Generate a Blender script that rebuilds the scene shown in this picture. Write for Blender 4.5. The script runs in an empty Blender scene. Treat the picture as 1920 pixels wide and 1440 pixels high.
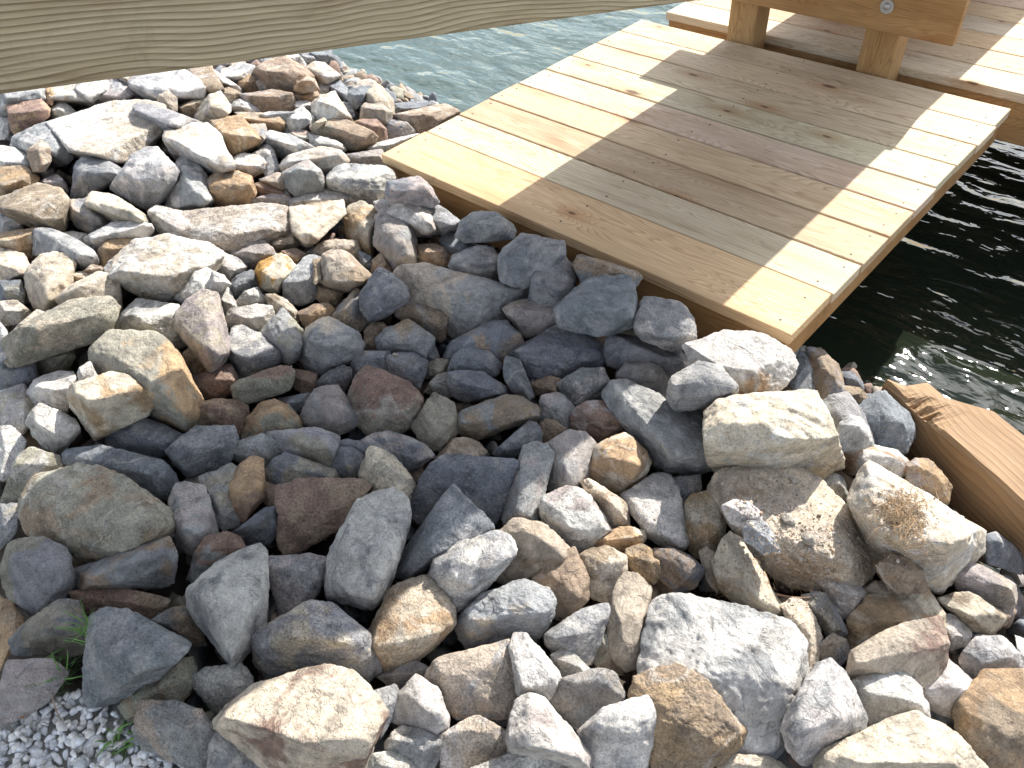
import bpy, bmesh, math, random
import numpy as np
from mathutils import Vector, Matrix, noise

K = 1.3            # metres per survey unit
SC = bpy.context.scene
COL = SC.collection

# ------------------------------------------------------------------ camera
F, PITCH, ROLL, YAW = 1464.5, 0.76706, -0.08031, -0.79654
CAM = np.array([1.78963, -1.27882, 1.10425])
def cam_axes():
    cy, sy = math.cos(YAW), math.sin(YAW)
    fwd = np.array([sy*math.cos(PITCH), cy*math.cos(PITCH), -math.sin(PITCH)])
    rt = np.array([cy, -sy, 0.0]); up = np.cross(rt, fwd)
    return rt*math.cos(ROLL)+up*math.sin(ROLL), -rt*math.sin(ROLL)+up*math.cos(ROLL), fwd
AR, AU, AF = cam_axes()
cd = bpy.data.cameras.new('camera'); cam = bpy.data.objects.new('camera', cd); COL.objects.link(cam)
cam.matrix_world = Matrix(((AR[0], AU[0], -AF[0], CAM[0]*K), (AR[1], AU[1], -AF[1], CAM[1]*K),
                           (AR[2], AU[2], -AF[2], CAM[2]*K), (0, 0, 0, 1)))
cd.sensor_width = 36; cd.lens = 36*F/1920; cd.clip_start = 0.02; cd.clip_end = 2000
SC.camera = cam

# ------------------------------------------------------------------ light
SUN = Vector((-0.077, 0.779, 0.622)).normalized()
w = bpy.data.worlds.new('World'); SC.world = w; w.use_nodes = True
nt = w.node_tree; nt.nodes.clear()
sky = nt.nodes.new('ShaderNodeTexSky'); sky.sky_type = 'NISHITA'; sky.sun_disc = False
sky.sun_elevation = math.asin(SUN.z); sky.sun_rotation = math.atan2(SUN.x, SUN.y)
bg = nt.nodes.new('ShaderNodeBackground'); bg.inputs[1].default_value = 0.098
wo = nt.nodes.new('ShaderNodeOutputWorld')
geo = nt.nodes.new('ShaderNodeTexCoord')      # broken fair-weather cloud
mp = nt.nodes.new('ShaderNodeMapping'); mp.inputs['Scale'].default_value = (1, 1, 2.6); mp.inputs['Location'].default_value = (3.1, .7, 0)
cn = nt.nodes.new('ShaderNodeTexNoise'); cn.inputs['Scale'].default_value = 3.4; cn.inputs['Detail'].default_value = 6; cn.inputs['Roughness'].default_value = .55
cr = nt.nodes.new('ShaderNodeMapRange')
for i_, v_ in enumerate((.50, .57, 0, .75)): cr.inputs[i_+1].default_value = v_
cm = nt.nodes.new('ShaderNodeMix'); cm.data_type = 'RGBA'; cm.inputs[7].default_value = (14.5, 14.2, 13.8, 1)
nt.links.new(geo.outputs['Generated'], mp.inputs[0]); nt.links.new(mp.outputs[0], cn.inputs['Vector'])
nt.links.new(cn.outputs[0], cr.inputs[0]); nt.links.new(cr.outputs[0], cm.inputs[0]); nt.links.new(sky.outputs[0], cm.inputs[6])
dt_ = nt.nodes.new('ShaderNodeVectorMath'); dt_.operation = 'DOT_PRODUCT'; dt_.inputs[1].default_value = SUN[:]     # thin cloud glows round the sun
nt.links.new(geo.outputs['Generated'], dt_.inputs[0])
mx_ = nt.nodes.new('ShaderNodeMath'); mx_.operation = 'MAXIMUM'; mx_.inputs[1].default_value = 0; nt.links.new(dt_.outputs['Value'], mx_.inputs[0])
pw_ = nt.nodes.new('ShaderNodeMath'); pw_.operation = 'POWER'; pw_.inputs[1].default_value = 14; nt.links.new(mx_.outputs[0], pw_.inputs[0])
ma_ = nt.nodes.new('ShaderNodeMath'); ma_.operation = 'MULTIPLY_ADD'; ma_.inputs[1].default_value = 3.0; ma_.inputs[2].default_value = 1; nt.links.new(pw_.outputs[0], ma_.inputs[0])
sc_ = nt.nodes.new('ShaderNodeVectorMath'); sc_.operation = 'SCALE'; sc_.inputs[0].default_value = (13.5, 13.6, 13.8); nt.links.new(ma_.outputs[0], sc_.inputs['Scale'])
nt.links.new(sc_.outputs[0], cm.inputs[7])
nt.links.new(cm.outputs[2], bg.inputs[0]); nt.links.new(bg.outputs[0], wo.inputs[0])
sl = bpy.data.lights.new('sun', 'SUN'); sl.energy = 4.5; sl.angle = math.radians(0.53); sl.color = (1.0, 0.95, 0.87)
so = bpy.data.objects.new('sun', sl); COL.objects.link(so)
so.rotation_euler = SUN.to_track_quat('Z', 'Y').to_euler(); so.location = (0, 0, 8)
vs = SC.view_settings; vs.view_transform = 'Standard'; vs.look = 'None'; vs.gamma = 1.0
vs.exposure = 1.05; vs.use_curve_mapping = False

# ------------------------------------------------------------------ helpers
def link(name, me, mat=None, parent=None, label=None, cat=None, group=None, kind=None, loc=None):
    o = bpy.data.objects.new(name, me); COL.objects.link(o)
    if mat and me is not None and not me.materials: me.materials.append(mat)
    if loc is not None: o.location = loc
    if parent: o.parent = parent
    tag(o, label, cat, group, kind)
    return o
def tag(o, label=None, cat=None, group=None, kind=None):
    for k, v in (('label', label), ('category', cat), ('group', group), ('kind', kind)):
        if v: o[k] = v
def thing(name, label, cat, loc=(0, 0, 0), group=None):
    return link(name, None, label=label, cat=cat, group=group, loc=loc)
def ray(px, py): return AF + AR*(px-960)/F - AU*(py-720)/F
def shore(u): return float(np.interp(u, [-6, -.8, 1.39, 1.9, 3.5], [1.15, 1.08, .58, .2, -.9]))
def S(u, v):
    dd = shore(u)-v
    if dd < 0: return -.5+.8*dd
    return -.5+.45*(1-math.exp(-dd/.45))
def hit(px, py, lift=0.0):
    d = ray(px, py); t = .3
    while t < 9:
        P = CAM+d*t
        if P[2] < S(P[0], P[1])+lift: return P
        t += .006
    return CAM+d*9

# ------------------------------------------------------------------ materials
class NB:
    def __init__(s, name):
        s.m = bpy.data.materials.new(name); s.m.use_nodes = True; s.t = s.m.node_tree; s.t.nodes.clear()
        s.out = s.n('OutputMaterial'); s.p = s.n('BsdfPrincipled'); s.l(s.p.outputs[0], s.out.inputs[0])
    def n(s, k, **kw):
        x = s.t.nodes.new('ShaderNode'+k)
        for a, v in kw.items(): setattr(x, a, v)
        return x
    def l(s, a, b): s.t.links.new(a, b)
    def setin(s, node, i, v):
        if isinstance(v, bpy.types.NodeSocket): s.l(v, node.inputs[i])
        elif v is not None: node.inputs[i].default_value = v
    def math(s, op, a, b=None, c=None, clamp=False):
        x = s.n('Math', operation=op); x.use_clamp = clamp
        s.setin(x, 0, a); s.setin(x, 1, b)
        if c is not None: s.setin(x, 2, c)
        return x.outputs[0]
    def noise(s, vec, scale, detail=4, rough=.55, dist=0.0, out=0):
        x = s.n('TexNoise'); s.l(vec, x.inputs['Vector']); s.setin(x, 'Scale', scale)
        x.inputs['Detail'].default_value = detail; x.inputs['Roughness'].default_value = rough
        x.inputs['Distortion'].default_value = dist
        return x.outputs[out]
    def ramp(s, f, stops):
        x = s.n('ValToRGB'); s.l(f, x.inputs[0]); e = x.color_ramp.elements
        while len(e) < len(stops): e.new(.5)
        for a, (p, c) in zip(e, stops):
            a.position = p; a.color = c if len(c) == 4 else (*c, 1)
        return x.outputs[0]
    def rng(s, f, a, b, c=0.0, d=1.0):
        x = s.n('MapRange'); s.l(f, x.inputs[0])
        for i, v in enumerate((a, b, c, d)): s.setin(x, i+1, v)
        return x.outputs[0]
    def mix(s, f, a, b, mode='MIX'):
        x = s.n('Mix', data_type='RGBA', blend_type=mode); s.setin(x, 0, f)
        s.setin(x, 6, a); s.setin(x, 7, b); return x.outputs[2]
    def vec(s, op, a, b=None):
        x = s.n('VectorMath', operation=op); s.setin(x, 0, a); s.setin(x, 1, b); return x.outputs[0]
    def bump(s, h, dist, strength=1.0, prev=None):
        x = s.n('Bump'); s.l(h, x.inputs['Height']); x.inputs['Distance'].default_value = dist
        x.inputs['Strength'].default_value = strength
        if prev: s.l(prev, x.inputs['Normal'])
        return x.outputs[0]

def stone_mat(name='stone'):
    b = NB(name)
    tc = b.n('TexCoord'); oi = b.n('ObjectInfo')
    off = b.vec('MULTIPLY', oi.outputs['Random'], (37.0, 91.0, 53.0))
    co = b.vec('ADD', tc.outputs['Object'], off)
    tint = b.n('Attribute', attribute_type='OBJECT', attribute_name='tint')
    st = b.n('Attribute', attribute_type='OBJECT', attribute_name='stain')
    big = b.noise(co, 9, 5, .6, .8)
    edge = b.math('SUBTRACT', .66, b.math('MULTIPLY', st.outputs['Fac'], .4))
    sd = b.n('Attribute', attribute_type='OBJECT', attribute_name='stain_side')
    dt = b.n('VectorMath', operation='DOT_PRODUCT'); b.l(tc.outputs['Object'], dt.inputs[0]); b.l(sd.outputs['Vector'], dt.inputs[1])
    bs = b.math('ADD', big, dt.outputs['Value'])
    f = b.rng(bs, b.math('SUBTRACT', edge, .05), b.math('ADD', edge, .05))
    col = b.mix(f, oi.outputs['Color'], tint.outputs['Color'])
    # cloudy weathering
    cl = b.noise(co, 22, 6, .65, .4)
    col = b.mix(.85, col, b.ramp(cl, [(.28, (.52, .51, .50)), (.5, (1, 1, 1)), (.72, (1.32, 1.3, 1.26))]), 'MULTIPLY')
    # layered bands, tilted differently on every stone
    rotv = b.n('VectorRotate', rotation_type='EULER_XYZ'); b.l(co, rotv.inputs['Vector'])
    b.l(b.vec('MULTIPLY', oi.outputs['Random'], (13.0, 29.0, 7.0)), rotv.inputs['Rotation'])
    stv = b.vec('MULTIPLY', rotv.outputs[0], (6.0, 6.0, 48.0))
    band = b.noise(stv, 1.0, 5, .6, .5)
    col = b.mix(.6, col, b.ramp(band, [(.32, (.68, .68, .69)), (.5, (1, 1, 1)), (.68, (1.22, 1.2, 1.17))]), 'MULTIPLY')
    # pale scuffs and veins
    sc = b.noise(co, 34, 8, .72, 1.2)
    col = b.mix(b.rng(sc, .60, .74, 0, .45), col, (.62, .60, .57, 1))
    # grain
    gr = b.noise(co, 210, 3, .75)
    r2 = b.math('FRACT', b.math('MULTIPLY', oi.outputs['Random'], 57.3))
    vn = b.math('ABSOLUTE', b.math('SUBTRACT', b.noise(co, 4.5, 3, .5, .5), .5))
    r3 = b.math('FRACT', b.math('MULTIPLY', oi.outputs['Random'], 23.9))
    col = b.mix(b.math('MULTIPLY', b.rng(vn, 0, .018, .42, 0), b.math('GREATER_THAN', r3, .78)), col, (.66, .63, .58, 1))
    cr2 = b.math('ABSOLUTE', b.math('SUBTRACT', b.noise(co, 7, 4, .6, .6), .47))
    crack = b.rng(cr2, 0, .010, .8, 0)
    col = b.mix(b.math('MULTIPLY', crack, .4), col, (.07, .06, .05, 1))
    col = b.mix(b.rng(r2, 0, 1, .35, 1.0), col, b.ramp(gr, [(.28, (.42, .42, .43)), (.5, (1, 1, 1)), (.70, (1.42, 1.41, 1.4))]), 'MULTIPLY')
    vo = b.n('TexVoronoi'); b.l(co, vo.inputs['Vector']); vo.inputs['Scale'].default_value = 150
    spk = b.rng(vo.outputs['Distance'], .10, .26, .45, 1)
    cc = b.n('CombineColor')
    for i in range(3): b.l(spk, cc.inputs[i])
    col = b.mix(.7, col, cc.outputs[0], 'MULTIPLY')
    # dust brown pockets
    du = b.noise(co, 14, 5, .7)
    col = b.mix(b.rng(du, .60, .72, 0, .4), col, (.25, .19, .13, 1))
    # wet, algae-dark band just above the water
    gp = b.n('NewGeometry'); sp = b.n('SeparateXYZ'); b.l(gp.outputs['Position'], sp.inputs[0])
    wl = b.math('ADD', sp.outputs[2], b.math('MULTIPLY', b.math('SUBTRACT', big, .5), .10))
    wet = b.rng(wl, -.5*K+.035, -.5*K+.075, 1, 0)
    col = b.mix(b.math('MULTIPLY', wet, .85), col, b.mix(1.0, col, (.30, .31, .24, 1), 'MULTIPLY'))
    b.l(b.rng(wet, 0, 1, .82, .25), b.p.inputs['Roughness'])
    b.l(col, b.p.inputs['Base Color'])
    b.p.inputs['Specular IOR Level'].default_value = .3
    n1 = b.bump(b.noise(co, 30, 8, .72, .8), .017, 1.0)
    n2 = b.bump(band, .006, .7, n1)
    n2 = b.bump(b.math('MULTIPLY', crack, -1.0), .003, .6, n2)
    n3 = b.bump(gr, .0016, .8, n2)
    b.l(n3, b.p.inputs['Normal'])
    return b.m

def wood_mat(name, light, dark, knot=(.09, .04, .02), lines=1.0, sc=1.0, rough=.7, green=.35, bumpd=.0015, knots=.5, straight=0):
    """sawn softwood, grain along local X"""
    b = NB(name)
    tc = b.n('TexCoord'); oi = b.n('ObjectInfo')
    off = b.vec('MULTIPLY', oi.outputs['Random'], (61.0, 17.0, 43.0))
    co = b.vec('ADD', tc.outputs['Object'], off)
    # knots: sparse stretched cells
    s2 = b.n('SeparateXYZ'); b.l(co, s2.inputs[0]); c2 = b.n('CombineXYZ')
    b.l(b.math('MULTIPLY', s2.outputs[0], 2.6), c2.inputs[0]); b.l(b.math('MULTIPLY', b.math('ADD', s2.outputs[1], s2.outputs[2]), 6.5), c2.inputs[1])
    kc = b.vec('ADD', c2.outputs[0], b.vec('MULTIPLY', b.noise(co, 30, 2, .5, 0, 1), (.05, .05, 0)))
    vo = b.n('TexVoronoi', voronoi_dimensions='2D'); b.l(kc, vo.inputs['Vector']); vo.inputs['Scale'].default_value = 1.0
    vo.inputs['Randomness'].default_value = 1.0
    kd = vo.outputs['Distance']; kcol = b.n('SeparateColor'); b.l(vo.outputs['Color'], kcol.inputs[0])
    isk = b.math('LESS_THAN', kcol.outputs[0], knots)
    warp = b.math('MULTIPLY', b.math('MULTIPLY', b.math('POWER', 2.718, b.math('MULTIPLY', kd, -9.0)), isk), .22)
    # growth lines
    lc = b.vec('MULTIPLY', co, (.55*sc, 6.0*sc, 6.0*sc))
    lo = b.noise(lc, 1.0, 2, .5, .2)
    ph = b.math('MULTIPLY', b.math('ADD', lo, warp), 62.0)
    if straight:
        sx = b.n('SeparateXYZ'); b.l(tc.outputs['Object'], sx.inputs[0])
        wl = b.noise(b.vec('MULTIPLY', co, (1.7, 1.0, 5.0)), 1.0, 2, .45, .3)
        ph = b.math('ADD', b.math('MULTIPLY', b.math('ADD', sx.outputs[2], b.math('MULTIPLY', sx.outputs[1], .85)), straight), b.math('MULTIPLY', b.math('ADD', wl, warp), 10.0))
    ring = b.math('FRACT', ph)
    rg = b.ramp(ring, [(0, (.25, .25, .25)), (.12, (0, 0, 0)), (.6, (.35, .35, .35)), (.92, (1, 1, 1)), (1, (.3, .3, .3))])
    fib = b.noise(b.vec('MULTIPLY', co, (7.0, 210.0, 210.0)), 1.0, 4, .6)
    broad = b.noise(b.vec('MULTIPLY', co, (1.6, 7.0, 7.0)), 1.0, 4, .6)
    col = b.mix(b.math('MULTIPLY', rg, .55*lines), (*light, 1), (*dark, 1))
    col = b.mix(1.0, col, b.ramp(fib, [(.3, (.80, .79, .77)), (.55, (1, 1, 1)), (.75, (1.1, 1.1, 1.08))]), 'MULTIPLY')
    col = b.mix(1.0, col, b.ramp(broad, [(.3, (.80, .74, .66)), (.5, (1, 1, 1)), (.7, (1.05, 1.07, 1.04))]), 'MULTIPLY')
    rv = oi.outputs['Random']
    col = b.mix(1.0, col, oi.outputs['Color'], 'MULTIPLY')
    col = b.mix(b.rng(rv, 0, 1, 0, green), col, b.mix(1.0, col, (.80, .92, .74, 1), 'MULTIPLY'))
    pk = b.math('FRACT', b.math('MULTIPLY', rv, 7.31))
    col = b.mix(b.math('MULTIPLY', pk, .5), col, b.mix(1.0, col, (1.0, .80, .66, 1), 'MULTIPLY'))
    kz = b.math('MULTIPLY', kd, b.math('ADD', .7, b.math('MULTIPLY', kcol.outputs[1], 1.6)))
    kn = b.math('MULTIPLY', b.rng(kz, .05, .10, 1, 0), isk)
    halo = b.math('MULTIPLY', b.rng(kd, .05, .32, .6, 0), isk)
    col = b.mix(halo, col, b.mix(1.0, col, (.72, .48, .30, 1), 'MULTIPLY'))
    col = b.mix(b.math('MULTIPLY', kn, .85), col, (*knot, 1))
    # resin and water streaks
    sk = b.noise(b.vec('MULTIPLY', co, (1.5, 13.0, 13.0)), 1.0, 6, .7, .6)
    col = b.mix(b.rng(sk, .56, .74, 0, .6), col, b.mix(1.0, col, (.48, .36, .27, 1), 'MULTIPLY'))
    # dirt scuffs
    di = b.noise(co, 6, 7, .75, 1.0)
    col = b.mix(b.rng(di, .60, .76, 0, .38), col, (.12, .09, .06, 1))
    b.l(col, b.p.inputs['Base Color'])
    b.p.inputs['Roughness'].default_value = rough; b.p.inputs['Specular IOR Level'].default_value = .25
    n1 = b.bump(rg, bumpd, .35); n2 = b.bump(fib, bumpd*.7, .5, n1)
    b.l(n2, b.p.inputs['Normal'])
    return b.m

def plain_mat(name, col, rough=.8, metal=0.0, var=.3, scale=60, bd=.001):
    b = NB(name); tc = b.n('TexCoord')
    nz = b.noise(tc.outputs['Object'], scale, 5, .65)
    c = b.mix(1.0, (*col, 1), b.ramp(nz, [(.3, (1-var,)*3), (.7, (1+var,)*3)]), 'MULTIPLY')
    b.l(c, b.p.inputs['Base Color']); b.p.inputs['Roughness'].default_value = rough
    b.p.inputs['Metallic'].default_value = metal
    b.l(b.bump(nz, bd, .6), b.p.inputs['Normal'])
    return b.m

def water_mat():
    b = NB('lake_water'); tc = b.n('TexCoord')
    co = tc.outputs['Object']
    sv = b.vec('MULTIPLY', co, (1.0, 2.0, 1.0))
    big = b.noise(sv, 2.4, 2, .4, .4); mid = b.noise(sv, 9, 2, .45, .5); fine = b.noise(co, 40, 2, .5, .3)
    mur = b.noise(co, 1.2, 3, .5)
    sx = b.n('SeparateXYZ'); b.l(co, sx.inputs[0])
    c = b.mix(mur, (.007, .011, .007, 1), (.018, .024, .015, 1))
    left_mix = b.rng(b.math('ADD', sx.outputs[0], mur), .2, 1.7, 1, 0)      # base colour paler grey-green to the left, near black to the right
    c = b.mix(left_mix, c, (.085, .118, .105, 1))
    b.l(c, b.p.inputs['Base Color'])
    b.p.inputs['Roughness'].default_value = .03; b.p.inputs['IOR'].default_value = 1.333
    n1 = b.bump(big, .05, 1.0); n2 = b.bump(mid, .007, 1.0, n1); n3 = b.bump(fine, .0006, 1.0, n2)
    b.l(n3, b.p.inputs['Normal'])
    return b.m

STONE = stone_mat()
PINE = wood_mat('deck_pine', (.68, .61, .50), (.42, .32, .225), green=.15, knots=.15, lines=1.3)
ORANGE = wood_mat('yellow_pine_framing', (.42, .265, .125), (.25, .14, .06), green=.1, lines=1.0)
RAIL = wood_mat('weathered_treated_board', (.50, .43, .295), (.20, .155, .085), green=.0, lines=1.5, knots=-1, bumpd=.004, straight=122.0)
OLD = wood_mat('old_timber', (.33, .225, .13), (.12, .07, .035), green=.0, lines=.6, knots=-1, bumpd=.0022, straight=55.0)
STEEL = plain_mat('galvanised_steel', (.42, .43, .44), .45, .8, .15)
NAILM = plain_mat('dark_screw', (.05, .04, .035), .5, .5)
SOIL = plain_mat('bank_soil', (.075, .06, .045), .95, 0, .5, 12, .02)
WATER = water_mat()
WEED = plain_mat('weed_leaf', (.09, .20, .035), .6, 0, .35, 30)
STRAW = plain_mat('dry_grass', (.34, .23, .13), .9, 0, .4, 30)
MARBLE = plain_mat('white_crushed_marble', (.62, .62, .60), .8, 0, .25, 90, .002)
CRUMB = plain_mat('mud_crumbs', (.38, .30, .22), .95, 0, .35, 60, .003)
BARK = plain_mat('bark_chip', (.30, .15, .07), .9, 0, .4, 40, .003)

def box_mesh(name, x0, x1, y0, y1, z0, z1, bev=.003, seg=None, jit=0.0):
    """box in survey units, bevelled; origin at its centre; long side subdivided a little"""
    c = Vector(((x0+x1)/2, (y0+y1)/2, (z0+z1)/2))*K
    bm = bmesh.new(); bmesh.ops.create_cube(bm, size=1)
    for v in bm.verts:
        v.co = Vector((v.co.x*(x1-x0), v.co.y*(y1-y0), v.co.z*(z1-z0)))*K
    if jit:
        for v in bm.verts: v.co += Vector((random.uniform(-1, 1), 0, 0))*jit
    bmesh.ops.bevel(bm, geom=list(bm.edges), offset=bev, segments=2, profile=.5, affect='EDGES')
    me = bpy.data.meshes.new(name); bm.to_mesh(me); bm.free()
    return me, c
def box(name, mat, parent, *a, **kw):
    lab = kw.pop('label', None)
    me, c = box_mesh(name, *a, **kw)
    o = link(name, me, mat, parent, label=lab); o.location = c
    return o

# ------------------------------------------------------------------ setting
def grid_sheet(name, fx, us, vs_, mat, **kw):
    V = [(u*K, v*K, fx(u, v)*K) for v in vs_ for u in us]; n = len(us)
    Fc = [(j*n+i, j*n+i+1, (j+1)*n+i+1, (j+1)*n+i) for j in range(len(vs_)-1) for i in range(n-1)]
    me = bpy.data.meshes.new(name); me.from_pydata(V, [], Fc); me.update()
    for p in me.polygons: p.use_smooth = True
    return link(name, me, mat, **kw)
us = list(np.concatenate([[-40, -20, -10, -6], np.arange(-4, 4.01, .08), [6, 10, 20, 40]]))
vv = list(np.concatenate([[-40, -20, -10, -5], np.arange(-3, 2.01, .08), [4]]))
grid_sheet('bank_ground', lambda u, v: max(S(u, v), -2.2)-.09+.02*noise.noise(Vector((u*5, v*5, 0))), us, vv, SOIL, kind='structure')
me = bpy.data.meshes.new('water')
me.from_pydata([(-400, -300, -.5*K), (400, -300, -.5*K), (400, 600, -.5*K), (-400, 600, -.5*K)], [], [(0, 1, 2, 3)])
link('water', me, WATER, kind='structure')
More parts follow.
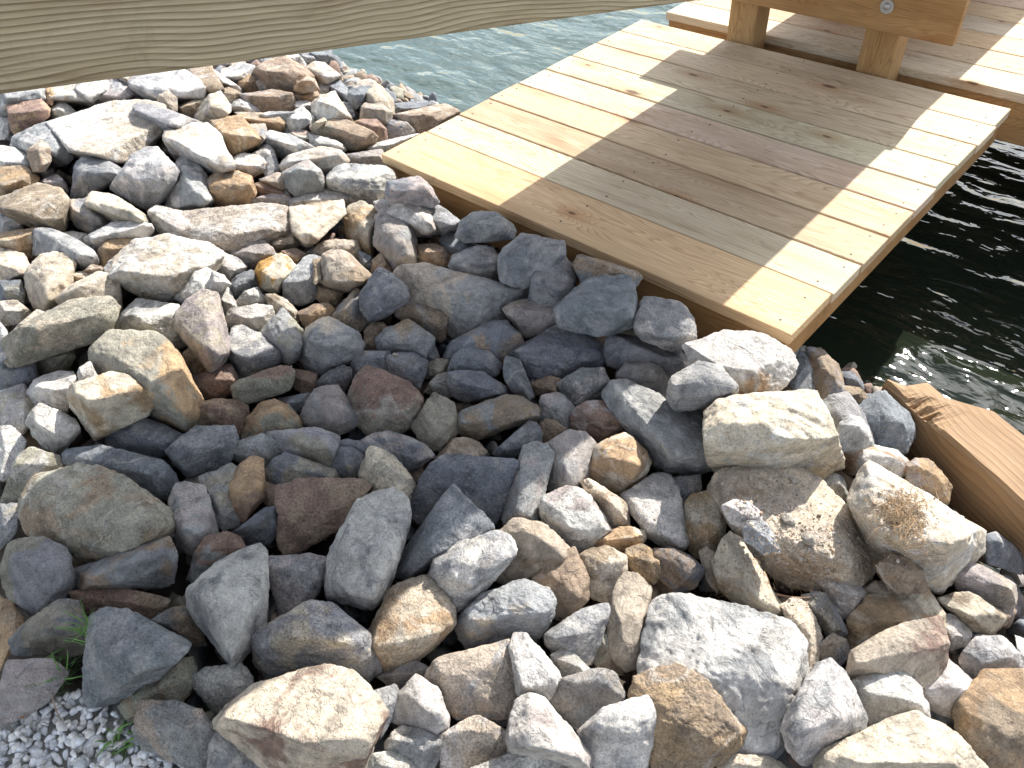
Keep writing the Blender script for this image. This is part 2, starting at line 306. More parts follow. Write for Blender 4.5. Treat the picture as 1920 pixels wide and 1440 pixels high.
ROCKS = """
A|gw|l=0.03|wide blue-grey stone at the left edge, first below the foreground board|0,42 20,40 32,40 33,50 30,56 12,58 6,62 0,62|5,50 28,48
A|ob|l=0.06|small rusty upright stone wedged under the board between grey and white stones|33,39 38,40 41,48 39,54 34,52|
A|wb||white blocky stone with beige stains touching the board's lower edge|38,41 60,35 66,45 70,54 52,54 40,53|42,50 62,47
A|wg||smooth white-grey stone leaning right under the board, above the big pale slab|60,36 76,34 84,42 80,48 72,55 62,53 57,47|65,49 74,46
A|pg||speckled pinkish stone with mossy spots beside the big white slab under the board|76,35 88,36 98,43 99,50 92,55 75,54 74,50 80,42|78,48 95,48
A|ow|l=0.05|little light orange stone tucked under the board left of the big white slab|87,33 101,31 102,38 97,40 88,36|
A|wg||large flat white slab with a cracked lower edge below the board|100,38 104,33 133,27 140,30 157,46 156,50 135,53 118,54 105,48|104,42 120,48 150,47
A|tp||long tan stone slanting down to the right under the board|142,28 157,25 161,32 168,45 160,47 155,42 146,34|155,32 162,43
A|gw||thin grey-white sliver of stone beside the long slanting tan stone|160,30 170,35 181,44 179,47 168,44 163,36|
A|wg||rounded white stone with grey pits behind a small orange stone under the board|167,31 180,24 190,26 190,31 184,38 177,40 168,36|171,34 185,32
B|ot||small bright orange-brown stone right of the slanting sliver near the board|20,38 27,33 33,37 35,44 33,46 22,46 19,43|25,38
B|bg||narrow beige-grey stone between the small orange stone and the big tan boulder|30,32 36,36 42,44 41,47 36,46 34,38|
A|ro||pinkish-orange square block near the left edge above the pale slab|7,56 22,52 30,51 37,58 36,64 25,70 12,78 9,70|9,61 32,60
A|wg||small pale grey hump between the pink-orange block and the pale slab|37,57 45,52 52,56 58,62 48,66 40,64|42,60
A|w||white rounded stone cut by the left edge below the pink-orange block|0,62 8,66 9,72 4,80 0,80|
A|wb|h=.5,a=-10,st=.25|largest flat slab at upper left, white fading to tan on its right|36,69 60,62 72,57 88,53 110,52 122,56 125,67 122,73 115,86 95,99 88,100 75,95 60,94 50,90 42,78|50,86 74,93 92,96 118,76
A|gw||grey sloping stone leaning against the left end of the largest flat slab|10,80 25,72 35,70 42,77 53,93 45,100 35,95 22,96 8,86|38,75 46,92
A|bt|l=0.07|beige pyramid-like pebble in front of the grey stone left of the largest slab|21,90 31,82 37,88 38,97 33,104 25,104|29,88
A|gw|l=.06|long layered grey stone lying across the right end of the largest slab|101,57 105,54 115,55 140,64 152,70 140,73 122,77 108,68|103,60 125,70 142,70
A|bg|l=0.05|small speckled beige stone standing on end below the big cracked white slab|120,48 126,45 132,50 132,59 125,58 118,55|125,50
A|tv||dark tan angular stone right of the small speckled standing one|133,57 145,51 154,51 150,58 146,65 138,63|137,57 150,53
A|bw||beige tilted block above the long layered grey stone|147,64 157,48 165,46 172,55 171,60 160,68 157,70 150,68|158,56 168,60
A|tw||pinkish tan rounded stone above and right of the tilted beige block|165,45 172,42 180,46 181,52 173,57|
B|wg||white-grey wedge left of the long brick-like orange stone|12,56 20,50 27,52 36,61 30,63 20,61|22,55
A|wb||bright white wedge boulder with a beige lower face, left of the orange rounded boulder|125,76 155,70 162,76 168,88 174,104 165,105 158,109 150,100 135,97 129,90 124,80|127,81 145,89 158,95 172,103
A|t||small brown stone peeping out under the bright white wedge boulder|119,82 125,82 129,92 123,93 119,88|
A|wg||bright white long stone cut by the left edge, above the orange one|0,86 12,88 25,97 27,101 24,106 10,103 0,105|4,99 20,101
A|ot||orange flat stone cut by the left edge below the bright white one|0,106 14,101 20,103 29,110 26,115 14,121 4,124 0,122|3,116 20,112
A|wp||small round white pebble right of the orange flat stone|28,106 33,101 39,103 40,107 34,110|
A|pb||low pinkish stone below the small round white pebble|30,112 42,107 49,114 50,121 42,117 33,115|
A|gk||smooth mid-grey stone with slanted top, left of the large split grey stone|54,123 57,102 62,95 68,93 80,97 90,103 91,107 85,113 75,118 60,125 53,126|60,106 86,108
A|gw||large round blue-grey stone with a pale top, upper left of the pile|84,116 91,106 95,100 108,88 115,87 125,94 132,102 130,112 124,126 112,134 100,126 92,122|97,104 115,104 130,105
A|gw||blue-grey stone with a vertical white ridge left of the orange cube|131,105 135,96 142,95 150,102 156,112 159,128 150,134 135,133 124,131 128,118|137,102 140,112 152,127
A|ob||orange cube-shaped stone with cream top near the upper middle left|157,111 165,105 180,106 188,109 191,122 186,130 175,133 162,130|159,116 174,117 187,114
A|tb||large tan-brown rounded boulder at the left edge below the orange flat stone|0,126 20,117 33,115 45,118 50,124 51,135 50,146 47,151 35,148 15,143 2,134|5,131 30,140 45,130
A|sv|l=.02|long narrow cream stone with a grooved face below the smooth grey stone|66,125 70,120 85,122 95,128 108,137 111,142 106,146 95,145 80,139 67,133|68,128 90,134 107,142
A|bg||grey-beige stone half hidden under the long narrow cream stone|52,127 65,126 67,134 80,140 82,148 70,152 60,147 53,138|55,134 70,139
B|os||large orange-tan rounded boulder right of the bright white wedge boulder|0,69 10,65 22,65 30,73 33,83 32,87 20,92 12,96 7,85 3,77|6,75 20,80 31,81
B|wb||white-beige rounded stone below the large orange-tan rounded boulder|13,97 22,92 33,93 39,98 38,104 28,109 18,107 14,103|15,99 30,101
C|pw||pinkish white two-lobed stone left of the broad rough beige boulder|112,15 118,11 124,12 130,15 140,16 149,25 148,31 139,36 125,33 117,27|117,18 135,29 146,29
B|tb||large smooth brown-tan boulder at the top beside the water|30,29 40,23 50,19 60,22 68,27 73,33 70,38 62,42 55,43 44,45 38,38 31,33|36,29 52,27 66,35
B|w|l=0.03|white stone edge showing between the board and the brown-tan boulder|50,20 62,16 69,24 68,28 60,24|
B|g||small grey stone under the board beside the black one at the shoreline|67,18 75,16 80,22 74,25 69,25|
B|k|d=1,l=0.05|black wet stone at the shoreline directly under the board|74,16 88,14 89,19 84,24 79,24|
B|bw||pale beige stone sloping into the water at the top shoreline|70,27 76,23 83,24 94,33 93,38 86,42 78,41 74,36 71,31|78,28 88,36
B|ob|l=0.06|tan-orange flake stone in front of the brown-tan boulder's right end|62,41 70,34 75,36 78,43 70,45 62,44|
B|tp||long brick-shaped brown stone with a pale top in the upper middle|20,47 30,46 45,44 57,46 60,51 60,58 52,61 37,61 31,55|30,50 45,50 59,48
B|ot||short orange stone joined to the right end of the brick-shaped stone|58,47 65,43 76,43 79,48 73,52 62,53 60,50|
B|bg||small grey-beige rounded stone beside the short orange one|77,42 81,38 87,40 88,46 82,49 78,46|
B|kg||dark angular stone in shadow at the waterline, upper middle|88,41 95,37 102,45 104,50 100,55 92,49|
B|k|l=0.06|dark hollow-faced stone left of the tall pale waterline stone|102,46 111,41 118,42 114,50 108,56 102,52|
B|bp||tall pale pinkish stone at the waterline with a knob on top|106,43 110,38 118,37 126,42 134,52 135,62 128,67 120,68 112,64 109,54|117,45 124,50
B|bp|l=.03|square pale block resting against the tall pale waterline stone|112,57 115,54 126,55 133,60 132,68 128,72 115,69 111,65|113,57 128,59
B|bw||beige pyramid boulder with lit right flank in the upper middle|74,56 80,49 90,46 95,52 100,62 105,70 95,72 85,74 75,71|79,52 91,52 98,63
B|gw||small blue-grey stone right of the beige pyramid boulder|97,54 105,54 109,61 107,66 103,67 98,59|
B|wp||pale stone chunk left of the beige pyramid boulder|60,53 70,52 75,55 73,61 62,59|
B|wg|l=0.05|thin white stone below the brick-shaped brown stone|36,62 43,60 60,60 62,63 52,66 42,66|
B|ob||long orange-cream stone pointing right, below the thin white stone|20,63 33,61 50,64 55,68 54,74 48,76 38,72 28,69|30,66 50,69
B|bg|l=0.035|beige-grey stone wedged right of the large orange-tan boulder|26,70 38,70 40,76 34,86 31,79|
B|gw||grey and white angular stone right of the long orange-cream stone|54,66 60,61 68,58 74,64 75,72 68,75 60,78 52,74|58,65 70,67
B|bw||small cream white stone below the grey and white angular one|60,76 66,74 73,76 75,83 69,84|
B|tv||broad tan saddle-shaped stone shaded in front, left of the rust-red crusted one|74,72 85,66 94,65 103,68 118,75 122,79 118,84 107,88 98,87 88,83 76,78|80,70 96,68 119,78
B|ro||rust-red crusted stone behind the right end of the saddle-shaped stone|104,69 112,66 124,68 129,73 129,80 120,85 118,80 112,74|112,69 125,72
B|s|l=0.07|tiny cream stone on the left shoulder of the saddle-shaped stone|75,69 82,65 84,67 77,73|
B|pk||pinkish-grey square stone touching the deck's upper left edge|129,71 133,65 144,65 150,73 151,77 140,82 130,81|131,69 146,70
B|tb||long grey-tan stone at the waterline running under the deck edge|134,63 150,59 165,56 176,55 183,60 172,70 158,80 151,77 145,67|140,63 160,61 178,60
B|kv||black stone with mossy streaked top at the waterline by the deck|134,60 137,54 150,53 162,54 161,58 146,62 136,63|140,58 155,57
B|wg||white-topped grey stone below the long orange-cream stone|38,79 43,74 55,77 66,82 75,87 68,90 57,94 45,91 39,84|41,80 55,84 68,87
B|w||low white stone below the left end of the saddle-shaped stone|73,77 80,81 90,81 98,86 99,89 94,91 84,88 75,87|
B|wg||white-grey triangular stone behind the white-beige rounded stone|30,92 40,84 43,87 47,95 50,105 41,110 38,101|40,90
B|wb||broad pale boulder with rounded top left of the deck corner|50,101 55,95 65,91 80,86 95,89 101,96 99,103 88,107 78,109 55,107|54,100 75,97 96,97
B|gp|l=.03|grey angular stone resting in front of the broad pale boulder|53,107 62,101 72,98 80,104 82,112 82,119 70,121 62,123 55,116|62,105 76,105
B|bg|l=0.03|grey-beige stone tucked left of the angular one below the broad pale boulder|38,112 48,106 54,107 56,116 52,119 43,114|
B|rt||rust-brown flat stone right of the orange cube-shaped stone|32,115 38,112 48,115 55,119 63,124 55,127 40,125 32,124|36,117 52,122
B|wg||big white-topped boulder with grey front just left of the deck corner|87,108 92,103 100,100 115,101 128,101 134,105 136,110 131,114 125,124 121,131 112,128 98,122 87,119|88,110 105,114 120,113 133,110
B|pg||pinkish-grey stone between the broad pale boulder and the deck corner|101,93 115,90 126,89 131,99 120,102 105,101|104,94 124,93
B|w||pale pebble touching the deck's left edge above its corner|115,87 127,82 143,81 135,87 127,91|
B|kp||dark purplish stone pressed against the deck's side below the corner|131,114 140,111 155,110 163,117 168,127 162,131 140,129 130,125|135,116 158,117
B|wg||long low white-grey slab between the rust-brown stone and the white-topped boulder|57,127 72,121 90,120 105,125 110,129 97,132 80,132 60,134|65,127 95,125
D|wp||angular pinkish-white stone left of the deck side, right of the split one|122,9 128,6 145,3 153,5 162,13 170,27 167,31 152,33 148,24 136,14 124,14|140,9 152,15 163,28
D|g||grey stone in shade between the pinkish-white stone and the deck side|161,11 170,11 178,18 186,24 172,32 166,26|
C|wg||blue-white stone cut by the left edge under the tan-brown rounded boulder|0,16 10,21 16,27 10,31 0,33|
C|os||ochre-yellow stone end at the left edge above two cream stones|0,33 18,29 26,28 27,48 22,53 12,46 0,44|3,37 22,36
C|gw||grey arched stone continuing right from the ochre-yellow one|26,28 38,28 46,32 58,36 68,44 73,53 66,60 57,60 50,48 38,46 27,47|40,34 55,40 68,52
C|w||small white pebble on the back of the grey arched stone|45,31 55,30 64,33 64,38 56,37|
C|wg||pale grey stone with ridged edge below the long narrow cream stone|65,34 75,29 88,22 100,23 112,24 115,30 105,35 92,37 80,38 72,46 67,41|70,35 90,30 110,28
C|ot||small orange-brown stone against the left end of the big white boulder|74,43 80,37 92,35 102,37 97,43 85,53 78,57 74,52|78,41 93,39
C|wb|h=.6|big white boulder with a beige underside, left of centre in the upper pile|79,58 88,48 100,40 118,33 135,34 155,39 166,48 162,58 150,68 138,80 125,84 110,82 98,72 88,63|86,61 105,61 122,65 140,66
D|bw|h=.5|broad rough beige boulder with crumbly grooved top, upper centre left|-37,36 -28,20 -22,15 -5,14 10,12 25,10 45,10 57,12 60,22 60,30 45,35 35,40 22,47 5,45 -15,42|-25,28 -5,33 15,37 40,30
D|pw||pale pinkish stone behind the right end of the rough beige boulder|27,9 40,3 55,1 58,9 52,13 35,12|
C|sv||cream wedge stone cut by the left edge, left of the upright cream one|0,44 10,45 18,48 24,58 22,63 12,66 0,69|2,55 17,60
C|sb||smooth upright cream stone near the left edge|22,57 30,48 40,46 52,47 56,54 55,68 50,76 44,84 32,90 25,86 21,74 20,66|30,52 45,58 38,78
C|bs||beige lumpy stone behind the long cream stone at left|42,80 55,70 78,61 86,63 90,73 91,85 86,98 75,90 50,88|60,72 82,70
C|t|l=0.05|tiny brown stone against the lower left of the big white boulder|63,60 69,55 75,56 79,60 72,62|
C|os|l=0.03|pale orange sliver between the upright cream stone and the lumpy beige one|54,61 63,60 72,62 62,67 54,69|
C|wg|l=0.045|white-grey triangular stone on the right end of the big white boulder|141,64 145,53 152,56 162,63 172,69 165,74 150,77 138,84 132,80 134,72|145,58 146,74
C|vb|l=.05|long bone-shaped cream-grey stone lying aslant at the left edge|3,110 15,104 35,91 50,84 65,80 82,79 87,84 86,95 82,106 72,111 58,117 42,118 30,122 12,132 7,130 2,118|12,110 40,98 65,90 82,88
C|bw||flat pale stone cut by the left edge above the bone-shaped stone|0,83 13,82 20,88 23,92 15,98 0,100|
C|bp|l=0.08|small pinkish sliver on the upper left of the bone-shaped stone|10,104 20,95 27,90 32,91 22,101 12,106|
C|kv||shaded brown-grey stone at the left edge between cream and flat pale stones|0,68 15,67 18,75 17,83 0,84|
C|wg||angular white and grey stone below the big white boulder|87,100 92,92 105,82 125,84 134,87 137,100 142,115 135,118 125,114 115,107 100,107 87,105|95,93 112,97 130,98
C|pb|l=.05|tall tapering mauve-grey stone standing left of centre|131,97 140,82 152,74 163,77 166,92 172,112 173,120 165,130 157,134 150,125 140,112 132,102|150,84 155,100 161,122
C|gw|l=0.09|blue-grey stone edge cut by the left border below the bone-shaped stone|0,99 5,105 3,112 5,126 0,127|
C|vo|st=.2,h=.6,a=20|large rounded olive boulder with a rusty right edge at left|68,120 82,106 100,106 120,108 135,122 144,140 151,155 150,165 148,171 140,179 125,174 105,158 85,150 72,140|85,122 103,122 125,150 140,160
C|vk||dark rounded stone in the hollow beneath the bone-shaped stone|28,125 40,118 53,117 55,125 48,135 33,139 28,133|35,124 48,124
C|ot||dark orange stone in the gap left of the tapering mauve-grey stone|138,121 143,118 150,126 156,135 148,139 142,135|
C|w|l=0.1|small white upright pebble left of the olive boulder|60,133 67,129 71,135 75,142 70,146 62,144 59,138|
C|kg||blue shadowed stone at the left edge above white stones|0,127 8,132 25,128 28,140 22,150 8,154 0,154|3,135 22,134
D|gw||stone with a sunlit top and blue shaded front, left of the upright grey wedge|14,103 22,100 33,107 45,112 51,120 50,128 30,139 20,140 14,130 13,118|15,122 30,126 48,122
D|w||small white flake beside the tapering mauve-grey stone|4,75 10,72 14,78 18,86 10,92 7,86|
D|wg||grey-white peaked stone right of the big white boulder|-2,52 8,46 18,50 25,56 22,62 13,67 5,62|8,50 14,58
D|pg||speckled mauve stone in front of the rough beige boulder|15,46 28,38 38,37 44,42 45,47 38,53 28,58 20,53|24,46 40,46
D|w|l=.11|small white stone under the grey-white peaked stone|0,60 8,64 12,69 5,74 -2,73|
D|kg||dark grey pebble just left of the bright orange stone|12,71 18,63 28,59 31,61 32,70 25,74 16,80 12,76|16,70 29,65
D|Os|st=.3,a=-20|bright orange and yellow stone, the most vivid in the upper middle|30,61 35,53 50,47 55,49 61,57 54,63 53,71 47,76 38,74 32,68|36,58 52,58 47,70
D|sv||cream angular stone above the bright orange stone|38,37 50,31 61,30 64,39 60,42 46,45|45,39 58,37
D|rt||brown-pink stone in shade right of the bright orange one|52,45 62,43 69,47 64,53 61,57 56,51|
D|gw||grey block with pale slanting top just right of the bright orange stone|54,68 60,60 68,50 72,48 80,50 76,62 78,78 70,83 62,84 54,80|56,67 66,66 75,63
D|st||cream triangular slab stone with cracked flat top, pointing down|59,15 75,10 96,10 98,17 90,24 75,38 70,41 64,35 61,26|60,18 68,37 74,36 95,17
D|bo|st=.4|cream and tan crusted stone left of the split mauve one|98,20 102,11 112,8 126,16 122,28 120,40 118,47 112,46 104,38 100,33|106,18 115,30
D|pg|l=.02|tall mauve stone with a dark crack down its face, left of the deck|122,22 128,14 135,12 147,20 150,27 153,48 150,53 140,56 136,58 128,48 121,38|130,22 139,28 142,44
D|bk||half shaded beige stone below the cream triangular slab|72,46 82,38 92,36 107,37 110,49 100,47 88,47 80,51|85,41 102,41
D|bt|l=.02|large beige wedge stone with a sharp left ridge, centre of the upper pile|79,66 83,47 88,44 98,45 108,53 119,64 112,70 100,75 85,71|85,50 92,66 112,66
D|t|l=0.07|small brown stone squeezed left of the large beige wedge|75,52 82,50 80,66 76,69 75,60|
D|t||brown shaded stone under the tall mauve cracked stone|120,52 126,47 133,55 136,63 124,64 119,60|
D|k||dark stone in the hollow right of the large beige wedge|109,45 118,49 121,59 112,58|
D|tb||brown-grey rounded stone shaded below, between mauve stone and deck|153,43 165,40 173,42 177,48 176,54 168,58 155,56 152,52|156,45 172,45
E|gb|h=.6,a=150,st=.3|large boulder with sunlit cream left shoulder and shaded blue-grey right part|-26,62 -20,56 -10,55 0,58 15,58 40,68 60,71 76,74 77,80 72,90 60,97 50,100 35,108 25,110 18,108 0,85 -10,80 -24,72|-15,63 10,77 35,78 65,76
D|gk|l=.05|rough grey cube stone with dark scars, left of the large cream-shouldered boulder|110,78 120,63 126,58 134,62 140,69 146,78 140,85 130,93 118,95 112,88|121,66 134,67 138,80
D|bg||beige-grey slab slanting under the rough grey cube|86,94 98,83 108,73 114,85 119,96 110,105 98,100|105,85
D|tp||brick-like pinkish brown stone with a grey right end in the shade|136,87 145,82 160,84 172,88 176,93 174,105 170,112 160,107 150,99 138,94|145,86 160,92 172,96
D|w||flat-topped bright white stone left of the grey wedge with a pointed top|9,95 15,88 32,85 43,86 45,93 40,102 35,106 28,103 18,101 9,101|14,93 30,95 43,92
D|wp||small white stone behind the flat-topped bright white one|17,83 25,75 32,72 37,78 41,85 30,86 20,88|
D|bt||pinkish tan stone between the bright orange stone and the grey wedge|40,78 47,78 58,85 64,92 63,98 55,94 50,94 46,96 43,88|48,83 58,90
D|gv|l=.02|grey wedge stone with a pointed top half in shade|36,106 45,95 53,90 58,94 65,103 71,112 66,122 58,129 50,124 42,116|47,98 57,108 62,118
D|to||tan crusted stone right of the grey wedge's top|65,92 75,85 85,84 90,89 82,94 72,104 67,98|72,92 84,88
D|gs|a=120,st=.2|blue-grey stone with a tan sunlit upper left, in front of a cream slab|70,105 78,97 86,94 95,98 108,106 112,113 110,124 98,128 82,136 68,131 66,124 70,114|72,112 90,118 108,116
D|t||brown shaded stone under the large beige wedge|79,70 88,73 96,76 92,85 82,83 78,79|
D|tr||small brown stone left of the shaded rounded stone with tan edge|114,105 120,98 127,100 131,104 124,112 122,119 114,118|120,103
D|gt|a=100,st=.15|rounded blue-grey stone with an orange-tan upper rim in the shade|123,112 130,103 145,97 155,102 165,110 165,116 158,127 150,127 135,122 124,119|130,110 145,108 160,114
D|g||tiny grey stone at the lower right of the tan-rimmed rounded stone|160,121 166,117 169,124 165,128 159,127|
D|kg||dark slate stone behind the top of the red-brown boulder|105,125 112,120 125,120 133,121 132,132 128,142 115,142 102,141|110,126 128,124
D|gk||grey faceted stone with a pale vein right of the red-brown boulder's top|131,124 140,121 152,123 160,127 158,138 154,147 145,144 132,136|136,128 153,128
D|vb||small olive stone above the dark lens-shaped stone|160,130 168,126 175,127 175,133 170,139 160,139|
G|rp||flat pinkish-brown stone with a sunlit left tip above the striped stone|145,12 160,5 173,3 178,13 175,22 160,27 150,25 146,18|149,15 173,14
H|gk||dark grey stone between small brown stone and red-brown boulder|77,15 88,7 97,2 102,5 101,15 97,24 90,22 78,18|88,12 98,9
H|vr|l=.03,st=.1,a=90|pale green-grey block with a red stripe across its top|14,18 20,13 40,6 55,3 60,6 60,14 57,20 45,25 30,30 22,32 17,28|17,20 38,14 57,10
H|rt||small reddish-brown stone right of the red-striped block|60,7 70,7 77,10 77,14 75,20 68,23 61,18|64,10 74,12
H|rv|h=.6,st=.3,a=-100|large smooth red-brown boulder fading to grey-olive, centre left|101,28 108,10 114,4 122,6 140,13 152,21 156,28 155,40 148,50 137,55 118,54 108,46 102,36|115,12 135,22 150,30
H|pg||rounded mauve-grey triangular boulder left of the large red-brown one|66,40 71,30 78,20 86,18 95,20 100,30 108,40 108,45 100,51 92,54 78,51 66,46|77,26 92,25 98,40
H|k||dark stone behind the mauve-grey triangular boulder|50,28 62,25 72,24 71,32 66,40 60,38 54,32|
H|ov||mossy ochre dome-shaped stone in the shade left of the mauve boulder|23,55 26,42 35,31 44,28 52,31 60,38 65,46 65,51 45,55 30,58 23,59|33,40 48,38 60,46
H|tr||brown broken stone in shade right of the rusty-edged olive boulder|-25,45 -18,33 0,28 18,28 25,33 26,42 23,52 18,56 0,54 -20,50|-10,35 15,35
G|kg||dark ribbed block below the brown broken stone|126,66 140,58 145,50 160,48 175,50 178,58 174,65 172,75 150,83 142,85 133,78|128,66 150,64 174,57
H|g||blue-grey hexagonal-ended stone right of the dark ribbed block|8,63 20,60 35,54 45,55 50,59 50,66 45,72 38,79 30,76 12,71|15,65 30,62 46,61
H|gv||broad blue-green stone with scooped top above the mossy olive one|42,54 55,51 72,50 88,53 94,57 93,68 89,79 80,78 68,73 52,67 50,60|55,56 75,65 90,62
H|vk||mossy olive stone behind the big rust-brown angular stone|38,82 45,73 55,68 68,73 80,78 92,81 93,88 80,92 65,93 50,95 40,93|45,78 65,79 85,84
H|t||brown lump beneath the mossy olive stone's left end|38,90 48,94 49,107 43,110 37,102|
H|kv||dark faceted pyramid stone left of the cream-green triangle|89,78 93,66 102,62 110,66 113,75 111,85 108,89 98,88 91,83|100,68 103,76
H|k|l=0.03|thin dark stone behind the dark faceted pyramid|93,60 100,58 112,61 113,67 104,64 94,64|
H|kp||dark purplish arched stone behind the cream-green triangle|112,58 120,54 135,54 150,58 160,64 165,70 155,78 145,82 135,80 118,72 113,66|122,60 140,62 158,68
H|vt||olive brown stone with an upright sharp edge, right of the red-brown boulder|150,45 158,33 166,25 175,28 181,33 184,45 183,52 176,62 168,66 160,65 156,58 151,51|160,36 169,36 172,50
H|sv|l=.02|smooth cream-green triangular stone in the middle of the shade|110,85 113,75 120,64 128,66 138,74 142,80 151,91 150,95 149,101 145,103 130,103 118,103 111,95|120,72 121,86 136,95
H|or||smooth terracotta oval stone standing on end, centre left|6,98 12,88 20,77 28,72 35,73 38,82 38,98 32,108 23,118 14,113 9,105|14,95 31,80 33,102
H|gv||grey striped stone leaning behind the terracotta oval one|-10,88 5,80 15,78 20,82 14,95 14,110 20,122 10,126 2,121 -2,108|3,92 5,108
H|rt|h=.65,st=.4|large rust-brown angular boulder with layered top, left of the pale granite one|48,95 60,90 75,88 95,88 111,88 117,93 113,100 105,107 100,120 85,130 72,137 55,143 50,140 49,120|50,102 68,99 90,99 110,97
H|k||dark grey stone in the hollow left of the rust-brown boulder|15,128 25,120 38,110 48,108 50,125 42,136 30,138 20,133|30,122 42,118
X|wg|l=.03|long pale granite boulder tilted upright in the centre shade|606,1105 612,1070 640,1000 665,945 700,925 735,918 768,938 770,965 762,1000 738,1070 722,1115 700,1138 680,1138 640,1125 612,1118|640,1010 640,1065 700,1108 735,1050
X|gk|l=.02|blue-grey pyramid boulder with a sharp peak in the centre|742,1080 750,1040 800,975 840,920 848,912 862,922 900,960 925,990 920,998 850,1030 810,1065 760,1085|845,935 852,1000 800,1040
X|kg|h=.6|large dark flat-topped boulder behind the peaked pyramid|772,955 785,905 805,875 830,855 880,858 960,862 966,870 960,900 942,960 930,980 900,985 800,985 780,975|805,885 880,890 950,885
I|gp|l=.02|elongated bone-like grey stone standing on end right of the dark flat-topped boulder|57,117 60,105 67,95 70,75 72,64 80,60 90,62 95,70 92,82 88,95 84,105 83,120 72,119 60,121|80,68 78,95 68,110
I|pg||grey block with a vertical ridge between elongated stone and round split one|88,64 98,56 110,52 118,53 126,61 124,72 120,88 115,94 100,97 91,95 89,80|98,62 109,64 110,90
I|rp|st=.15|red-pink crusted round stone right of centre|108,45 112,34 120,30 130,29 140,34 147,40 148,51 140,56 128,61 120,58 109,51|115,38 130,36 143,45
I|os||round yellow-tan stone with a dark split across it|122,78 128,63 140,56 148,54 156,58 165,67 167,76 163,85 150,95 145,98 130,91 122,86|128,70 138,66 158,78
X|gw|h=.6|long grey boulder crossing from shade into sun beside the big cream slab|1125,740 1145,717 1175,713 1225,745 1265,770 1310,772 1325,790 1338,830 1348,860 1335,880 1300,888 1245,882 1215,855 1185,805 1150,762|1160,735 1225,800 1260,845 1325,850
X|wp||rounded white-pink pentagonal stone just past the shadow edge, centre right|1015,945 1020,930 1050,918 1090,918 1105,930 1125,965 1145,992 1130,1010 1105,1030 1080,1034 1050,1015 1022,985 1014,960|1030,960 1070,985 1125,990
X|st||slanting cream stone between pentagonal and triangular white stones|1090,905 1105,900 1140,920 1168,940 1178,960 1180,980 1165,987 1148,990 1125,962 1105,932|1110,910 1155,950
X|w|h=.4|flat white triangular stone right of the slanting cream one|1170,930 1195,910 1240,888 1255,890 1270,915 1280,950 1295,1010 1280,1030 1255,1027 1210,1000 1180,955|1180,935 1215,990 1280,1018
X|os||small flat ochre stone under the pentagonal white one|1113,1030 1125,1008 1160,990 1180,988 1208,1000 1210,1015 1180,1030 1130,1040|1125,1015 1190,1005
X|tg||brown-grey flat lens stone with a straw on top, centre|858,790 870,770 920,750 970,743 1008,765 1010,780 990,792 940,808 895,824 862,812|866,792 920,795 1003,775
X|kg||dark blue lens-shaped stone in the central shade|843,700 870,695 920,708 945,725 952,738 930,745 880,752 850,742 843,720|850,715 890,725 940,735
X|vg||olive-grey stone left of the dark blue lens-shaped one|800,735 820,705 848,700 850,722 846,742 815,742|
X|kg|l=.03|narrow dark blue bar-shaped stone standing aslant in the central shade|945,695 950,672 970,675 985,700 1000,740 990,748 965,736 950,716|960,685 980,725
X|gk||dark grey triangular stone above the elongated bone-like one|925,850 960,825 990,792 1003,795 1015,820 1015,832 990,845 960,860 940,860|945,840 995,815
X|gp||grey stone left of the red-pink crusted one|1012,790 1018,745 1040,738 1060,745 1075,770 1072,805 1060,810 1040,800|1022,760 1060,765
X|to||little tan lump above the grey block in the centre|1010,800 1025,785 1038,790 1055,800 1068,812 1050,825 1025,832 1013,825|1028,795
X|gw||grey faceted stone above the red-pink crusted one|1045,720 1075,700 1100,692 1130,692 1140,715 1125,735 1100,755 1080,758 1060,745|1060,715 1100,712 1130,715
X|pg||pinkish-grey stone behind the long boulder at the shadow's edge|1158,700 1175,682 1225,680 1245,700 1253,730 1245,748 1225,747 1190,725 1160,716|1175,695 1230,702
X|bt||brown-beige shaded stone behind the dark flat-topped boulder|820,860 850,825 870,822 895,830 908,850 900,862 840,868|
X|t||brown stone in shadow between the bar-shaped stone and the faceted one|1000,718 1030,706 1052,712 1045,738 1005,740|
E|gk|l=.02|grey jagged stone lying right against the deck side in shadow|22,33 27,22 35,16 42,15 55,18 63,24 66,30 64,35 50,36 35,38 27,37|32,26 55,27
E|k||black stone in the gap beneath the jagged grey one by the deck|10,36 18,30 28,37 42,42 38,50 26,54 14,46|
X|gw|l=.03|blocky grey stone with a sunlit upper left face beside the deck side|843,500 850,480 885,468 910,463 925,470 938,490 940,510 925,530 900,540 880,542 855,525|852,490 900,486 930,500
X|gk||large grey stone with a white scratch under the deck side|938,490 945,468 975,445 1005,445 1055,460 1058,475 1040,500 1005,528 985,532 945,531 938,515|950,475 1000,468 1045,478
X|gk|l=.02|pointed grey stone right of the scratched one under the deck side|992,560 1005,515 1010,495 1045,475 1055,480 1075,505 1080,525 1070,555 1045,575 1020,572|1010,515 1045,500 1050,535
X|tk||long dark tan stone in the shadow beneath the deck side|1079,500 1085,482 1095,480 1120,492 1170,502 1200,520 1190,535 1150,535 1120,537 1090,527|1090,490 1160,508
X|kg|h=.6|large dark slate trapezoid stone near the deck's near end|1042,580 1065,555 1110,528 1150,520 1180,520 1190,540 1195,590 1190,610 1150,622 1112,628 1095,615 1050,612|1060,570 1120,590 1180,590
X|pb|l=.03|speckled tan stone with a pale lens-shaped top in the shade|946,580 960,568 990,562 1015,565 1042,580 1045,600 1040,615 1010,628 985,628 960,605|950,580 985,582 1042,590
